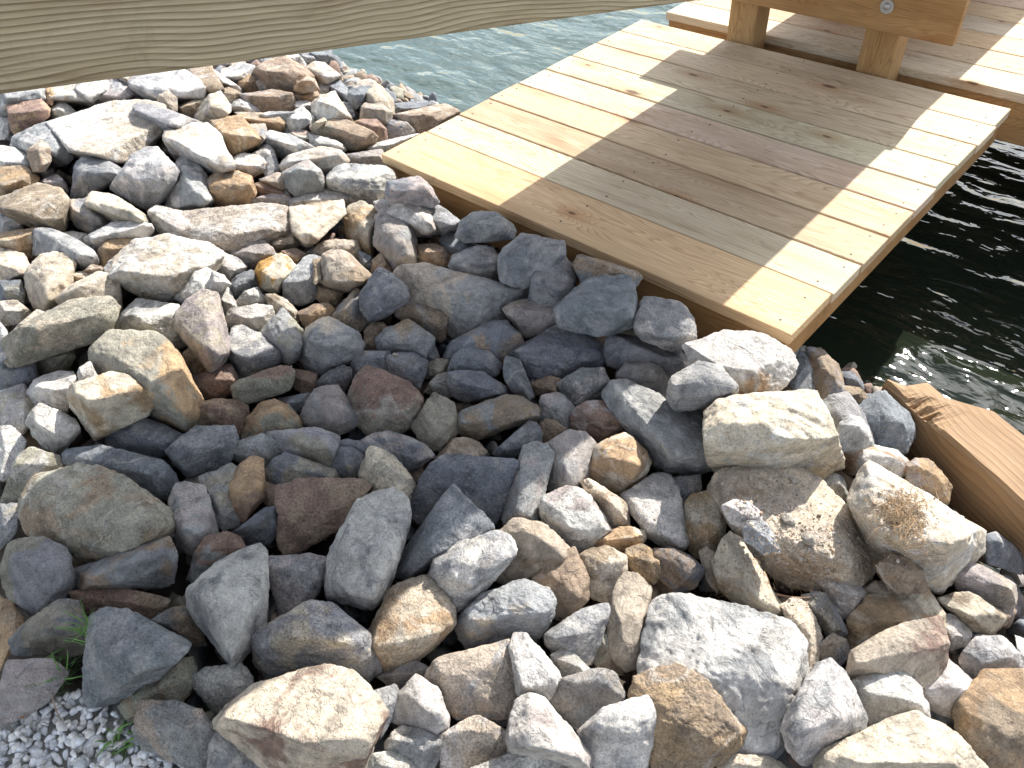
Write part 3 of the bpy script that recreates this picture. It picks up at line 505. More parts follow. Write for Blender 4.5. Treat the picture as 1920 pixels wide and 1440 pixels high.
X|gw|l=.03|square grey stone next to the deck's near corner|1193,610 1200,590 1205,568 1260,565 1280,575 1297,600 1300,635 1285,652 1250,650 1210,640 1195,625|1198,615 1240,622 1292,618
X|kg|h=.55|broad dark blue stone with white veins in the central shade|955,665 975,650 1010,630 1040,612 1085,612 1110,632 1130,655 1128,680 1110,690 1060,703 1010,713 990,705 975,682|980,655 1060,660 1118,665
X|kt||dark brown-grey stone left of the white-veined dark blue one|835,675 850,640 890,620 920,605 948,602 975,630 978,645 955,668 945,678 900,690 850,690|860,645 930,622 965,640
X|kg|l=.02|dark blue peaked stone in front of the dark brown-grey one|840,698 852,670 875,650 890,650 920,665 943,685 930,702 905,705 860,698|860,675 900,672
X|gk||grey ledge stone with pale flat top below the square grey one|1130,655 1145,628 1170,632 1225,640 1270,655 1292,680 1290,710 1255,718 1230,715 1190,700 1140,685|1165,650 1220,660 1280,680
X|wo|st=.05,h=.45,a=-90|large light grey flat boulder with rusty lower edge at the deck's near corner|1285,650 1310,640 1345,628 1400,624 1445,635 1480,655 1494,685 1485,705 1465,725 1420,738 1385,737 1345,715 1295,680|1310,672 1370,700 1460,695
X|gw|l=.14|speckled grey stone resting on the big cream slab's left end|1255,725 1262,705 1290,690 1310,680 1345,685 1365,705 1382,730 1375,742 1335,755 1300,768 1268,770 1253,748|1265,712 1310,705 1345,705 1375,728
X|sw|h=1.0|big cream-topped rectangular slab with dark grey front, right of centre|1325,775 1350,752 1440,738 1525,730 1540,752 1560,830 1580,875 1555,888 1538,897 1490,880 1430,875 1370,882 1342,888 1335,825|1345,830 1390,808 1450,800 1490,795 1545,806
X|kg||blue-black stone behind the rusty-edged flat boulder's right end|1478,705 1490,680 1500,660 1520,665 1532,690 1530,732 1490,735|1505,680
X|tg||tall brownish rounded stone at the deck's near corner by the water|1512,655 1540,655 1570,685 1580,715 1578,738 1545,754 1530,738 1526,695|1540,672 1562,712
X|k|d=1|small wet black stone at the waterline below the deck corner|1575,700 1598,698 1615,715 1618,730 1590,725|
X|t|d=1|small wet brown stone beside the black one at the waterline|1582,724 1612,728 1625,745 1612,760 1588,745|
X|gp|l=.01|smooth blue-grey stone with a rusty streak right of the big cream slab|1542,758 1560,742 1582,738 1610,765 1632,805 1636,832 1600,830 1565,825 1550,800|1570,760 1605,800
X|gw|l=.08|small speckled grey stone in front of the rusty-streaked smooth one|1560,828 1575,795 1595,780 1612,785 1628,810 1636,835 1600,842 1575,843|1580,800 1610,800
X|kg||dark pitted stone beside the end of the timber beam|1610,770 1640,740 1660,735 1675,755 1705,780 1716,800 1712,825 1698,850 1665,844 1640,838 1630,806|1650,762 1690,800
X|ow|st=.5|white and orange crumbly stone right of the big cream slab's corner|1571,850 1590,825 1625,835 1680,845 1701,865 1698,890 1680,896 1650,890 1600,890 1580,887|1590,842 1640,862 1690,866
X|op||pinkish orange stone against the timber beam|1697,890 1715,863 1740,862 1765,890 1782,915 1777,942 1745,928 1705,908|1720,880 1760,905
X|sb|h=.4,st=.3|very large mud-covered boulder strewn with crumbs, right of centre|1325,905 1345,887 1430,876 1480,878 1530,895 1560,925 1600,960 1625,1010 1640,1060 1630,1090 1600,1112 1540,1112 1480,1092 1440,1068 1400,1020 1350,960|1345,920 1430,960 1500,1040 1590,1060 1560,960
X|sw|h=.8|large bright cream block with dry grass caught in its hollow|1592,935 1605,890 1625,870 1660,885 1720,925 1790,960 1845,995 1843,1035 1800,1062 1760,1112 1725,1102 1680,1070 1640,1045 1605,975|1610,905 1625,960 1700,1010 1775,1015 1800,1010
X|wg||small broken white stone between cream slab and mud-covered boulder|1540,900 1560,888 1578,895 1592,932 1572,938 1545,915|
X|os|st=.25|tan upright boulder with an orange crown left of the mud-covered boulder|1285,945 1300,928 1330,922 1352,935 1362,975 1355,1005 1340,1035 1305,1052 1287,1025 1288,985|1300,945 1340,955 1325,1005
X|w|l=.13|small white stone lying at the mud-covered boulder's left side|1355,950 1375,938 1400,942 1425,960 1427,978 1400,988 1370,980|1365,955 1415,968
X|g|l=.13|small grey stone just below the small white one by the muddy boulder|1395,995 1405,978 1430,980 1450,1005 1458,1030 1430,1034 1400,1015|1410,990 1440,1015
X|sb||pale cream shard standing below the tan upright boulder|1338,1060 1355,1010 1370,998 1390,1010 1415,1060 1445,1100 1463,1150 1440,1158 1400,1135 1370,1125 1348,1095|1370,1015 1385,1080 1440,1130
X|s|h=.95|small yellowish stone left of the pale cream shard|1312,1035 1325,1028 1350,1048 1352,1085 1340,1105 1325,1088|1328,1045
X|gp||small grey stone in the shadow behind the flat white triangle|1262,897 1310,893 1312,920 1282,944 1267,918|
X|tk||dark brown rock in the hollow under the tan upright boulder|1225,1030 1260,1030 1300,1050 1322,1068 1300,1102 1265,1110 1238,1085|1250,1045 1300,1070
X|ot||light tan faceted stone right of the small flat ochre stone|1175,1032 1200,1020 1235,1045 1245,1070 1225,1095 1195,1088 1178,1058|1195,1035 1230,1062
X|st||tan block with a pale top below the small flat ochre stone|1090,1040 1110,1030 1150,1032 1175,1045 1175,1075 1155,1115 1135,1128 1110,1122 1098,1085|1095,1048 1130,1058 1172,1050
X|sb|l=.02|tall cream stone standing on end left of the huge grey boulder|1142,1165 1150,1110 1170,1075 1195,1080 1217,1100 1215,1150 1208,1210 1190,1255 1172,1258 1150,1237 1142,1195|1168,1090 1160,1180 1195,1190
X|bt||tan boulder rising behind the black and white granite block|935,1000 965,972 1000,978 1045,1005 1075,1040 1060,1062 1010,1092 960,1095 930,1090|965,990 1010,1010 1050,1045
X|tb||beige-tan rounded stone right of the blotchy grey one|1000,1085 1030,1050 1070,1030 1090,1055 1103,1090 1100,1125 1075,1152 1050,1167 1030,1145 1005,1112|1025,1065 1070,1070 1085,1115
X|gw|l=.04|black and white granite block with a straight front edge, below the pyramid boulder|806,1075 815,1050 850,1030 900,1005 945,1000 965,1010 965,1040 940,1070 910,1105 890,1127 860,1140 840,1132 815,1102|815,1065 855,1070 895,1080 955,1030
X|gb||blotchy grey oval stone below the granite block|857,1170 875,1140 905,1120 960,1095 990,1090 1030,1105 1040,1130 1035,1160 1010,1197 960,1200 930,1208 875,1217 860,1198|880,1150 930,1150 1000,1125 1025,1140
X|gw||dark-speckled triangular stone left of the tall cream stone|1023,1190 1060,1165 1100,1140 1140,1130 1145,1145 1125,1200 1105,1245 1080,1237 1040,1227 1025,1208|1035,1195 1085,1175 1130,1145
X|w|l=.04|white kite-shaped stone standing against a muddy grey boulder|957,1210 965,1188 985,1190 1010,1215 1045,1255 1050,1275 1030,1305 1005,1312 975,1302 965,1268|972,1200 980,1285 1035,1280
X|w||small white stone right of the white kite-shaped one|1035,1230 1055,1215 1075,1225 1108,1258 1080,1272 1050,1277|1050,1240 1090,1258
X|bg|h=.6|large muddy grey boulder left of the white kite-shaped stone|800,1270 810,1245 840,1230 880,1222 955,1200 960,1240 970,1290 965,1330 950,1362 905,1350 860,1350 835,1320|830,1250 880,1245 945,1225
X|gp||grey cube stone right of the white kite-shaped one|1030,1310 1050,1275 1110,1255 1155,1258 1170,1300 1165,1315 1130,1332 1090,1372 1060,1352|1050,1285 1110,1275 1158,1268
X|wp|l=.03|white wedge stone with a pink stain and dark right tip, bottom centre|952,1380 960,1340 975,1310 995,1300 1020,1310 1060,1360 1085,1395 1110,1415 1105,1440 1075,1440 1050,1425 1000,1410 955,1414|975,1330 960,1380 1020,1372 1085,1420
X|wg|l=.02|pale grey pointed stone left of the orange boulder at the bottom|1088,1375 1130,1330 1180,1315 1215,1305 1228,1335 1225,1375 1212,1445 1120,1445 1105,1412|1120,1350 1165,1355 1215,1325
X|bw||beige-white rounded stone at the bottom edge left of the pink-stained wedge|822,1385 850,1362 910,1352 950,1370 953,1410 930,1428 880,1445 830,1445|840,1375 935,1375
X|w|l=.02|low white stone cut by the bottom edge below the pink-stained wedge|865,1450 960,1412 1005,1405 1050,1425 1085,1445 1080,1475 880,1475|930,1440 1020,1430
X|vt||thin dark olive shard between the triangular and tall cream stones|1112,1240 1125,1200 1145,1165 1150,1230 1168,1262 1130,1262|
X|ot|h=.6|large orange boulder at the bottom, right of centre|1180,1310 1190,1270 1240,1250 1275,1248 1310,1265 1350,1310 1370,1345 1395,1370 1385,1400 1350,1432 1290,1450 1235,1450 1200,1400|1200,1290 1260,1340 1330,1370 1370,1380
X|wg|h=.4|huge rough grey-white boulder at lower right of centre|1200,1270 1215,1130 1235,1118 1290,1115 1350,1135 1440,1155 1490,1180 1508,1200 1510,1280 1480,1330 1470,1380 1430,1425 1380,1425 1260,1330|1225,1145 1300,1200 1440,1210 1480,1290 1300,1270
X|wg|l=.04|white-grey peaked boulder with a notched base, right of the huge one|1462,1365 1485,1335 1510,1280 1535,1245 1555,1238 1580,1265 1610,1310 1623,1345 1615,1380 1570,1397 1535,1422 1505,1430 1480,1402|1530,1260 1530,1310 1575,1345 1490,1370
X|sb|l=.03|wide sandy cream boulder cut by the bottom edge at lower right|1530,1430 1545,1405 1640,1370 1680,1345 1725,1335 1790,1370 1850,1440 1850,1490 1530,1490|1560,1430 1660,1410 1780,1430
X|so||cream and ochre stone squeezed behind the huge boulder's right shoulder|1465,1135 1490,1120 1510,1130 1530,1160 1540,1200 1532,1250 1518,1282 1505,1230 1480,1170|1490,1135 1520,1190
X|vg||green-grey slab standing between cream-ochre and pink-white stones|1508,1125 1530,1112 1548,1115 1580,1165 1587,1190 1552,1197 1535,1168|1530,1125 1565,1175
X|wp||pink-white wedge stone below the mud-covered boulder's foot|1535,1085 1545,1072 1580,1080 1620,1105 1627,1120 1592,1150 1586,1168 1555,1122|1550,1085 1580,1115 1612,1115
X|so|h=.5|large cream boulder behind the rust-banded one at lower right|1582,1205 1590,1160 1620,1125 1680,1110 1740,1110 1768,1150 1770,1190 1700,1215 1640,1225 1600,1222|1610,1160 1680,1170 1750,1170
X|br|st=.2,l=.03,a=0|white boulder with a broad rust-red band at lower right|1590,1272 1600,1220 1640,1195 1700,1170 1765,1165 1778,1210 1770,1250 1745,1280 1725,1297 1700,1270 1660,1262 1605,1278|1610,1235 1660,1215 1730,1195 1765,1200
X|bg||small beige stone left of the rust-banded boulder|1530,1215 1560,1190 1585,1200 1592,1230 1572,1252 1542,1238|1560,1205
X|w||white granite stone below the rust-banded boulder|1595,1285 1665,1253 1690,1255 1725,1290 1735,1330 1742,1347 1700,1350 1650,1375 1625,1382 1612,1330|1620,1290 1680,1290 1725,1320
X|s||small pale stone cut by the bottom edge beside the orange boulder|1340,1445 1365,1415 1400,1425 1440,1418 1485,1445 1480,1470 1340,1470|1380,1432 1450,1435
X|ot|h=.6|orange-brown boulder cut by the right and bottom edges|1787,1345 1800,1310 1850,1265 1890,1258 1940,1265 1940,1460 1870,1460 1830,1420 1790,1375|1815,1320 1870,1350 1920,1360
X|w||bright white stone between rust-banded and orange-brown boulders|1722,1300 1755,1245 1775,1238 1805,1262 1832,1287 1822,1310 1792,1347 1745,1330|1745,1290 1800,1295
X|wg||grey-white rounded boulder above the orange-brown one at the right|1798,1235 1830,1195 1880,1195 1910,1225 1920,1264 1870,1268 1840,1290 1810,1268|1820,1225 1890,1225
X|st||flat sandy stone with ochre patches near the right edge|1757,1122 1810,1110 1850,1130 1890,1155 1885,1170 1850,1190 1820,1182 1790,1155|1775,1132 1830,1160 1880,1158
X|pb||pinkish-grey faceted stone between the cream grass-topped block and right edge|1788,1085 1810,1052 1850,1065 1900,1095 1905,1112 1892,1155 1850,1135 1800,1115|1805,1075 1850,1095 1895,1105
X|w||white stone tucked below the flat sandy one|1765,1150 1790,1155 1820,1185 1817,1207 1782,1217 1770,1185|
X|ot|st=.5,l=0.09|rusty brown stone at the lower left foot of the grass-topped block|1643,1062 1670,1040 1700,1045 1730,1070 1732,1107 1700,1112 1665,1098|1660,1058 1710,1070
X|s|l=0.03|small cream chip above the large cream boulder at lower right|1620,1112 1640,1090 1665,1092 1687,1110 1650,1122|
X|gk||blue-grey stone in the gap beneath the timber beam|1845,1005 1870,1000 1905,1030 1925,1055 1915,1072 1880,1065 1850,1045|1875,1015
X|wg||pale stone cut by the right edge above the orange-brown boulder|1905,1195 1930,1205 1935,1262 1915,1240|
K|gv||round shaded grey stone at the left edge, near the bottom left|0,22 5,6 15,3 30,4 42,14 46,28 42,38 30,46 22,49 8,40 2,30|10,15 30,18 40,28
G|vt|h=.45|huge flat olive boulder in the shade at lower left|15,110 17,100 22,92 40,82 65,78 85,82 100,92 112,102 125,109 132,120 130,128 115,140 100,150 85,153 60,152 40,148 20,128|35,120 65,118 95,135 120,125
K|gt||shaded grey and brown stone under the huge flat olive boulder|45,22 75,22 95,5 104,4 108,15 106,30 90,34 70,35 46,37|60,30 98,18
K|rt||brown lens-shaped stone behind the blue faceted pyramid at lower left|43,37 55,35 75,35 90,37 104,41 98,49 88,54 75,52 58,51 50,46|55,40 90,43
K|vk||dark olive stone left of the blue faceted pyramid|6,66 12,58 25,50 36,41 44,42 52,53 55,62 52,72 40,76 20,75 7,71|20,60 38,55 48,60
K|gk|h=1.0,l=.03|blue-grey faceted pyramid stone with a flat tilted top at lower left|52,92 54,65 58,50 62,46 75,47 90,53 105,62 116,69 108,77 90,92 75,100 58,106 53,102|61,56 62,66 92,80 108,72
K|pg||mauve-grey stone at the left edge beside the white gravel|0,95 5,80 15,78 30,77 38,82 42,86 35,95 30,103 15,112 0,119|10,88 32,88
K|ot||tan stone cut by the left edge below the round shaded one|0,39 8,44 14,55 7,64 5,76 0,84|
K|tk||dark tan stone between the blue faceted pyramid and pale granite wedge|94,54 105,46 115,45 122,55 126,68 118,69 110,64|
K|vt||olive-tan stone under the right side of the blue faceted pyramid|73,106 80,98 90,92 110,78 118,76 121,84 115,100 108,107 95,106 84,113 78,114|95,97 115,85
K|gw||small light blue-grey stone left of the big cream and brown boulder|119,88 126,83 150,83 156,90 150,98 140,108 135,112 128,105 120,95|125,90 145,92
K|gb||grey angular stone beside the weeds at the bottom left|83,122 87,102 100,103 115,106 125,112 131,120 128,135 126,147 110,141 90,133 83,127|92,110 115,120 124,125
X|gw||grey stone with a sunlit patch cut by the bottom edge at left|388,1450 398,1368 422,1355 445,1370 480,1410 505,1450 500,1475 388,1475|425,1372 430,1430
X|wg|l=.03|pale speckled granite wedge pointing down at lower left|350,1112 375,1080 440,1040 485,1020 500,1035 500,1090 498,1170 470,1215 438,1250 425,1240 400,1205 375,1158 352,1137|378,1100 385,1135 430,1215 485,1120
X|rg|a=-90|rust-patched grey stone behind the pale granite wedge|352,1085 365,1040 385,1010 420,998 448,1010 458,1028 420,1060 362,1092|380,1035 430,1018
X|pg||speckled mauve upright stone right of the huge flat olive boulder|318,940 330,910 350,905 385,912 392,940 405,985 405,1005 380,1035 355,1038 330,1020 318,975|335,925 345,1005 395,995
X|k||long black-blue stone behind the huge flat olive boulder|118,852 130,842 200,845 260,852 310,870 330,890 330,915 310,938 270,915 225,890 180,885 120,870|150,850 250,868 310,890
X|kg||blue-grey faceted stone behind the long black-blue one|198,812 210,795 275,787 310,800 347,820 330,835 320,850 300,858 260,850 205,840|215,805 265,812 310,830
X|so|l=.04,h=.7|knobbly cream and tan stone jutting out at left|128,742 135,722 165,720 180,708 215,700 240,705 262,725 290,735 292,755 275,778 235,792 200,802 180,825 160,795 135,768|145,738 178,750 260,738
X|w||white stone behind the knobbly cream and tan one|48,740 70,712 110,698 135,700 145,722 135,745 128,768 115,785 80,765 50,765|70,725 120,725
X|w|l=.02|smooth white oval stone left of the knobbly one|52,795 62,770 75,762 105,770 140,790 147,808 130,830 110,848 90,840 65,817|65,790 110,815 138,808
X|ws||pale lumpy stone at the left edge above the smooth white oval|0,735 20,732 45,722 60,750 60,785 45,815 15,805 0,795|15,750 45,750
X|w||bright white stone cut by the left edge below the smooth oval|0,802 20,800 45,840 37,870 15,897 0,907|10,840
X|vw||grey-green block with a sunlit rim above the huge flat olive boulder|3,940 25,895 35,857 55,842 110,855 118,880 70,907 45,932 30,948|35,870 112,868
X|gv||blue-green stone cut by the left edge beside the huge olive boulder|0,947 35,945 38,975 15,1012 0,1028|
X|pg||mauve-grey block right of the pale speckled granite wedge|503,1052 550,1042 600,1045 618,1050 605,1090 590,1120 560,1147 530,1172 518,1132 505,1085|515,1065 570,1060 600,1075
X|gb|h=.85|wide grey-brown gable-shaped boulder at the lower centre left|470,1192 500,1175 545,1150 585,1127 620,1128 650,1155 692,1190 690,1215 712,1257 690,1278 630,1268 560,1262 510,1272 482,1242|490,1190 550,1175 615,1150 670,1195
X|so|h=.65|tan boulder lit by a patch of sun, right of the gable-shaped one|690,1202 708,1150 735,1110 770,1085 805,1080 815,1105 850,1140 855,1165 835,1190 800,1222 770,1247 715,1260 692,1228|720,1160 705,1205 765,1205 838,1172
X|sr|h=.9,l=.03|large cream-topped boulder with a dark brown front at the bottom|403,1357 430,1320 500,1280 560,1258 620,1248 665,1258 690,1290 722,1325 720,1350 690,1400 678,1450 510,1450 470,1405 440,1372|420,1345 480,1335 545,1352 600,1395 690,1398
X|w|l=.02|small white granite stone right of the cream-topped brown boulder|735,1340 750,1300 780,1265 800,1285 820,1290 840,1340 838,1365 815,1382 770,1367 738,1354|755,1315 790,1310 825,1345
X|wg||white-grey stone at the bottom below the small white granite one|725,1402 740,1370 760,1362 790,1368 825,1395 822,1420 808,1445 770,1445 725,1428|740,1385 800,1400
X|w||low white stone cut by the bottom edge right of the brown-fronted boulder|672,1450 700,1415 735,1408 760,1420 785,1450 780,1465 672,1465|
X|gb|l=0.03|narrow grey stone against the right end of the brown-fronted boulder|700,1298 740,1285 750,1300 735,1347 715,1382 708,1335|
X|gp||grey stone tucked behind the small white granite one|712,1270 750,1250 785,1243 802,1252 790,1270 760,1292 738,1288|
"""
# ------------------------------------------------------------------ rocks
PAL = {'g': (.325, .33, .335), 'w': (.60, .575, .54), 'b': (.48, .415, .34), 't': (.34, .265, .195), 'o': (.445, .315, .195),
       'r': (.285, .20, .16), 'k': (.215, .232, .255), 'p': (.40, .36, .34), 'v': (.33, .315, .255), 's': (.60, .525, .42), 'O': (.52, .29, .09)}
TILE = {'A': (0, 60, 4), 'B': (400, 60, 4), 'C': (0, 360, 4), 'D': (400, 360, 4), 'E': (800, 360, 4), 'G': (0, 680, 4),
        'H': (400, 680, 4), 'I': (800, 680, 4), 'K': (0, 1000, 3.2727), 'X': (0, 0, 10)}
def ico(level):
    bm = bmesh.new(); bmesh.ops.create_icosphere(bm, subdivisions=level, radius=1)
    V = np.array([v.co[:] for v in bm.verts]); T = [tuple(v.index for v in f.verts) for f in bm.faces]; bm.free()
    V /= np.linalg.norm(V, axis=1)[:, None]
    return V, T
ICO = {l: ico(l) for l in (2, 3, 5, 6)}

def hull_planes(P):
    bm = bmesh.new()
    for p in P: bm.verts.new(p)
    r = bmesh.ops.convex_hull(bm, input=list(bm.verts))
    c = Vector(np.mean(P, axis=0))
    fs = []
    for f in bm.faces:
        f.normal_update(); n = f.normal.copy()
        if n.length < .5: continue
        d = n.dot(f.calc_center_median()-c)
        if d < 0: n, d = -n, -d
        fs.append((n, max(d, 1e-4), f.calc_area()))
    bm.free()
    fs.sort(key=lambda x: -x[2]); out = []
    for n, d, a in fs:
        if all(n.dot(m) < .97 for m, _ in out): out.append((n, d))
    return np.array(c), np.array([n[:] for n, _ in out]), np.array([d for _, d in out])

def sculpt(P, rnd, level, chips=7, sharp=20, rough=1.0, seed=0.0, view=None):
    """faceted broken stone around the hull of P (metres): returns verts relative to centre, tris, centre"""
    c, N, D = hull_planes(P)
    X = np.array(P)-c
    size = float(np.linalg.norm(X, axis=1).mean())
    D = np.maximum(D, .14*size)
    if chips:
        nn = np.array([[rnd.gauss(0, 1) for _ in range(3)] for _ in range(chips)]); nn /= np.linalg.norm(nn, axis=1)[:, None]
        if view is not None: nn = nn*.75+view; nn /= np.linalg.norm(nn, axis=1)[:, None]
        sup = (X @ nn.T).max(axis=0)*np.array([rnd.uniform(.78, .93) for _ in range(chips)])
        N = np.vstack([N, nn]); D = np.concatenate([D, np.maximum(sup, .3*size)])
    V, T = ICO[level]
    U, s, Wt = np.linalg.svd(X, full_matrices=False)
    s = s/s.max(); s = np.maximum(s, .35)
    d = (V*s) @ Wt; d /= np.linalg.norm(d, axis=1)[:, None]
    g = np.maximum(0, d @ N.T)/D
    gm = g.max(axis=1)
    r = 1/((((g/gm[:, None])**sharp).sum(axis=1))**(1/sharp)*gm)
    out = d*(r*1.012)[:, None]
    am = size*.085*rough; dsc = min(1, size/.05); k1 = 1.0/size; fr = noise.fractal; so_ = Vector((seed*17.3, seed*5.1, seed*9.7))
    res = []
    for p, q in zip(out, d):
        v = Vector(p)+so_
        a = fr(v*k1*1.4, .9, 2.1, 3)*am*.36
        rg = abs(noise.noise(v*k1*3.0))           # creases
        a -= max(0, .16-rg)*am*1.1
        st_ = noise.noise(v*k1*2.2)*4.0; a += (st_-math.floor(st_) > .5)*am*.10     # small broken steps
        a += fr(v*38, .65, 2.2, 4)*.0030*rough*dsc
        res.append((p[0]+q[0]*a, p[1]+q[1]*a, p[2]+q[2]*a))
    return res, T, c

def mk_mesh(name, V, T, smooth=True):
    me = bpy.data.meshes.new(name); me.from_pydata(V, [], T); me.update()
    if smooth: me.polygons.foreach_set('use_smooth', [True]*len(me.polygons))
    return me

def rock_points(pts, ridge, hk, lift, rnd):
    pts = np.array(pts, float); pts = pts.mean(axis=0)+(pts-pts.mean(axis=0))*(1.0+4.0/max(30, np.ptp(pts[:, 0])+np.ptp(pts[:, 1]))*3.4); xs, ys = pts[:, 0], pts[:, 1]
    cx, cy = (xs.min()+xs.max())/2, (ys.min()+ys.max())/2
    wpx, hpx = xs.max()-xs.min(), ys.max()-ys.min()
    H = .03
    for _ in range(3):
        P = hit(cx, cy, lift+H*.45); Dp = (P-CAM) @ AF
        H = hk*min(wpx, hpx*1.1)*Dp/F
    u0, v0 = P[0], P[1]; z0 = S(u0, v0)+lift
    e = .05; gu = (S(u0+e, v0)-S(u0-e, v0))/(2*e)*.6; gv = (S(u0, v0+e)-S(u0, v0-e))/(2*e)*.6
    n = np.array([-gu, -gv, 1.0]); o = np.array([u0, v0, z0])
    def at(px, py, h):
        d = ray(px, py); t = ((o+np.array([0, 0, h])-CAM) @ n)/(d @ n); return CAM+d*t
    def tt(y): return min(1, max(0, (ys.max()-y)/hpx))
    R = []
    for x, y in pts:
        t = tt(y); s = t*t*(3-2*t); R.append(at(x, y, H*(.12+.88*s)))
    if ridge:
        for i, (x, y) in enumerate(ridge): R.append(at(x, y, H*(1.0+rnd.uniform(-.02, .14))))
    else:
        fy = rnd.uniform(.35, .6)
        for fx in (.3, .7): R.append(at(xs.min()+wpx*(fx+rnd.uniform(-.1, .1)), ys.min()+hpx*(fy+rnd.uniform(-.1, .1)), H*rnd.uniform(.95, 1.12)))
    for x, y in pts[::2]: R.append(at(cx+(x-cx)*.8, cy+(y-cy)*.8, -.38*H))
    R = np.array(R)
    # stones leaning on the deck stay outside its framing
    if 0 < u0 < 1.33 and v0 < .12 and cy > 300:
        push = max(0, R[(R[:, 0] > 0) & (R[:, 0] < 1.34), 1].max(initial=-9)+.006)
        if push > 0 and lift < .14: return None
        R[:, 1] = np.minimum(R[:, 1], -.006)
    elif u0 <= .03 and 0 < v0 < 1.3 and cy > 250:
        R[:, 0] = np.minimum(R[:, 0], -.006)
    return R*K

GROUP = 'riprap stones heaped on the bank'
rocks = []
for idx, line in enumerate(ROCKS.strip().split('\n')):
    tile, code, opts, label, spts, sr = line.split('|')
    ox, oy, sc = TILE[tile]; q = 10.0/sc
    conv = lambda s: [(ox+float(a.split(',')[0])*q, oy+float(a.split(',')[1])*q) for a in s.split()]
    pts, ridge = conv(spts), conv(sr)
    op = dict(o.split('=') for o in opts.split(',')) if opts else {}
    rnd = random.Random(idx*7+3)
    hk = float(op.get('h', .68))*rnd.uniform(.9, 1.1)
    lift = float(op.get('l', 0))+(-.035 if 'd' in op else 0)
    R = rock_points(pts, ridge, hk, lift, rnd)
    while R is None:
        lift += .012; R = rock_points(pts, ridge, hk, lift, rnd)
    ext = max(p[0] for p in pts)-min(p[0] for p in pts)
    V, T, c = sculpt(R, rnd, 6 if ext > 170 else 5, chips=4 if ext > 90 else 2, seed=idx*.37, rough=rnd.uniform(.8, 1.3), sharp=100, view=(CAM*K-R.mean(axis=0))/np.linalg.norm(CAM*K-R.mean(axis=0)))
    me = mk_mesh('rock', V, T)
    o = link('rock', me, STONE, label=label, cat='rock', group=GROUP); o.location = c
    jit = lambda col: tuple(max(.02, a*rnd.uniform(.98, 1.02)) for a in col)
    br = rnd.uniform(.86, 1.14)
    a = PAL[code[0]]; b_ = PAL[code[1]] if len(code) > 1 else tuple(x*.8 for x in a)
    a = jit([x*br for x in a]); b_ = jit([x*br for x in b_])
    o.color = (*a, 1); o['tint'] = [float(x) for x in b_]
    o['stain'] = float(op.get('st', .27+rnd.uniform(-.05, .07)))
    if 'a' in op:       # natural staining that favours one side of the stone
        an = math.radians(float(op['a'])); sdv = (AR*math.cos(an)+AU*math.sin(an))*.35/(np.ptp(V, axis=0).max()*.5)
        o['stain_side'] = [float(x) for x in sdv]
    else: o['stain_side'] = [0.0, 0.0, 0.0]
    rocks.append(o)
# ------------------------------------------------------------------ rubble under and around the stones
RUB = bpy.data.materials.new('rubble'); 
def rubble_mat():
    b = NB('rubble_stone'); tc = b.n('TexCoord'); co = tc.outputs['Object']
    at_ = b.n('Attribute', attribute_name='cellcol'); nz = b.noise(co, 40, 6, .7)
    c = b.mix(1.0, at_.outputs['Color'], b.ramp(nz, [(.3, (.6, .6, .6)), (.7, (1.3, 1.3, 1.3))]), 'MULTIPLY')
    b.l(c, b.p.inputs['Base Color']); b.p.inputs['Roughness'].default_value = .9
    b.l(b.bump(nz, .003, .8), b.p.inputs['Normal']); return b.m
bpy.data.materials.remove(RUB); RUB = rubble_mat()
def shade(r_, a, b_, c):
    f = r_.uniform(a, b_); return tuple(x*f for x in c)
def scatter_mesh(name, items, mat, level=3, **kw):
    """items: (x,y,z,size,colour) in metres; one joined mesh of chipped stones"""
    rnd = random.Random(5); protos = []
    for k in range(7):
        P = [Vector([rnd.gauss(0, 1) for _ in range(3)]).normalized()*rnd.uniform(.8, 1.15) for _ in range(9)]
        P = np.array([[p.x*1.2, p.y, p.z*.8] for p in P])
        V, T, c = sculpt(P, rnd, level, 5, 16, .8, k*3.1); protos.append((np.array(V), T))
    AV, AT, AC = [], [], []; n = 0
    for (x, y, z, s, c) in items:
        V, T = protos[rnd.randrange(7)]
        q = Matrix.Rotation(rnd.uniform(0, 6.28), 3, Vector([rnd.gauss(0, 1) for _ in range(3)]).normalized())
        W = (V*[rnd.uniform(.8, 1.25), rnd.uniform(.8, 1.2), rnd.uniform(.75, 1.1)]) @ np.array(q)*s+[x, y, z]
        AV.append(W); AT += [(a+n, b+n, d+n) for a, b, d in T]; n += len(V); AC += [(*c, 1)]*len(V)
    me = mk_mesh(name, np.vstack(AV).tolist(), AT)
    ca = me.color_attributes.new('cellcol', 'FLOAT_COLOR', 'POINT'); ca.data.foreach_set('color', np.array(AC, dtype='f').ravel())
    return link(name, me, mat, kind='stuff', **kw)
rnd = random.Random(11); items = []
v = -2.4
while v < 1.15:
    u = -3.6
    while u < 3.0:
        a, b_ = u+rnd.uniform(-.03, .03), v+rnd.uniform(-.03, .03)
        dg = math.hypot(a-.72, b_+1.62)
        if shore(a)-b_ > -.12 and not (dg < .42):
            c = PAL[rnd.choice('ggkttbvpr')]; f = rnd.uniform(.7, 1.0)
            s = rnd.choice([rnd.uniform(.034, .056), rnd.uniform(.018, .035)])
            z = S(a, b_)-.04+rnd.uniform(-.02, .012)
            if 0 < a < 1.33 and b_ > -.05: z -= .06
            items.append((a*K, b_*K, z*K, s*K, tuple(x*f for x in c)))
        u += .058
    v += .060
scatter_mesh('rubble', items, RUB, 3, label='small dark broken stone filling the gaps between the riprap', cat='rubble')

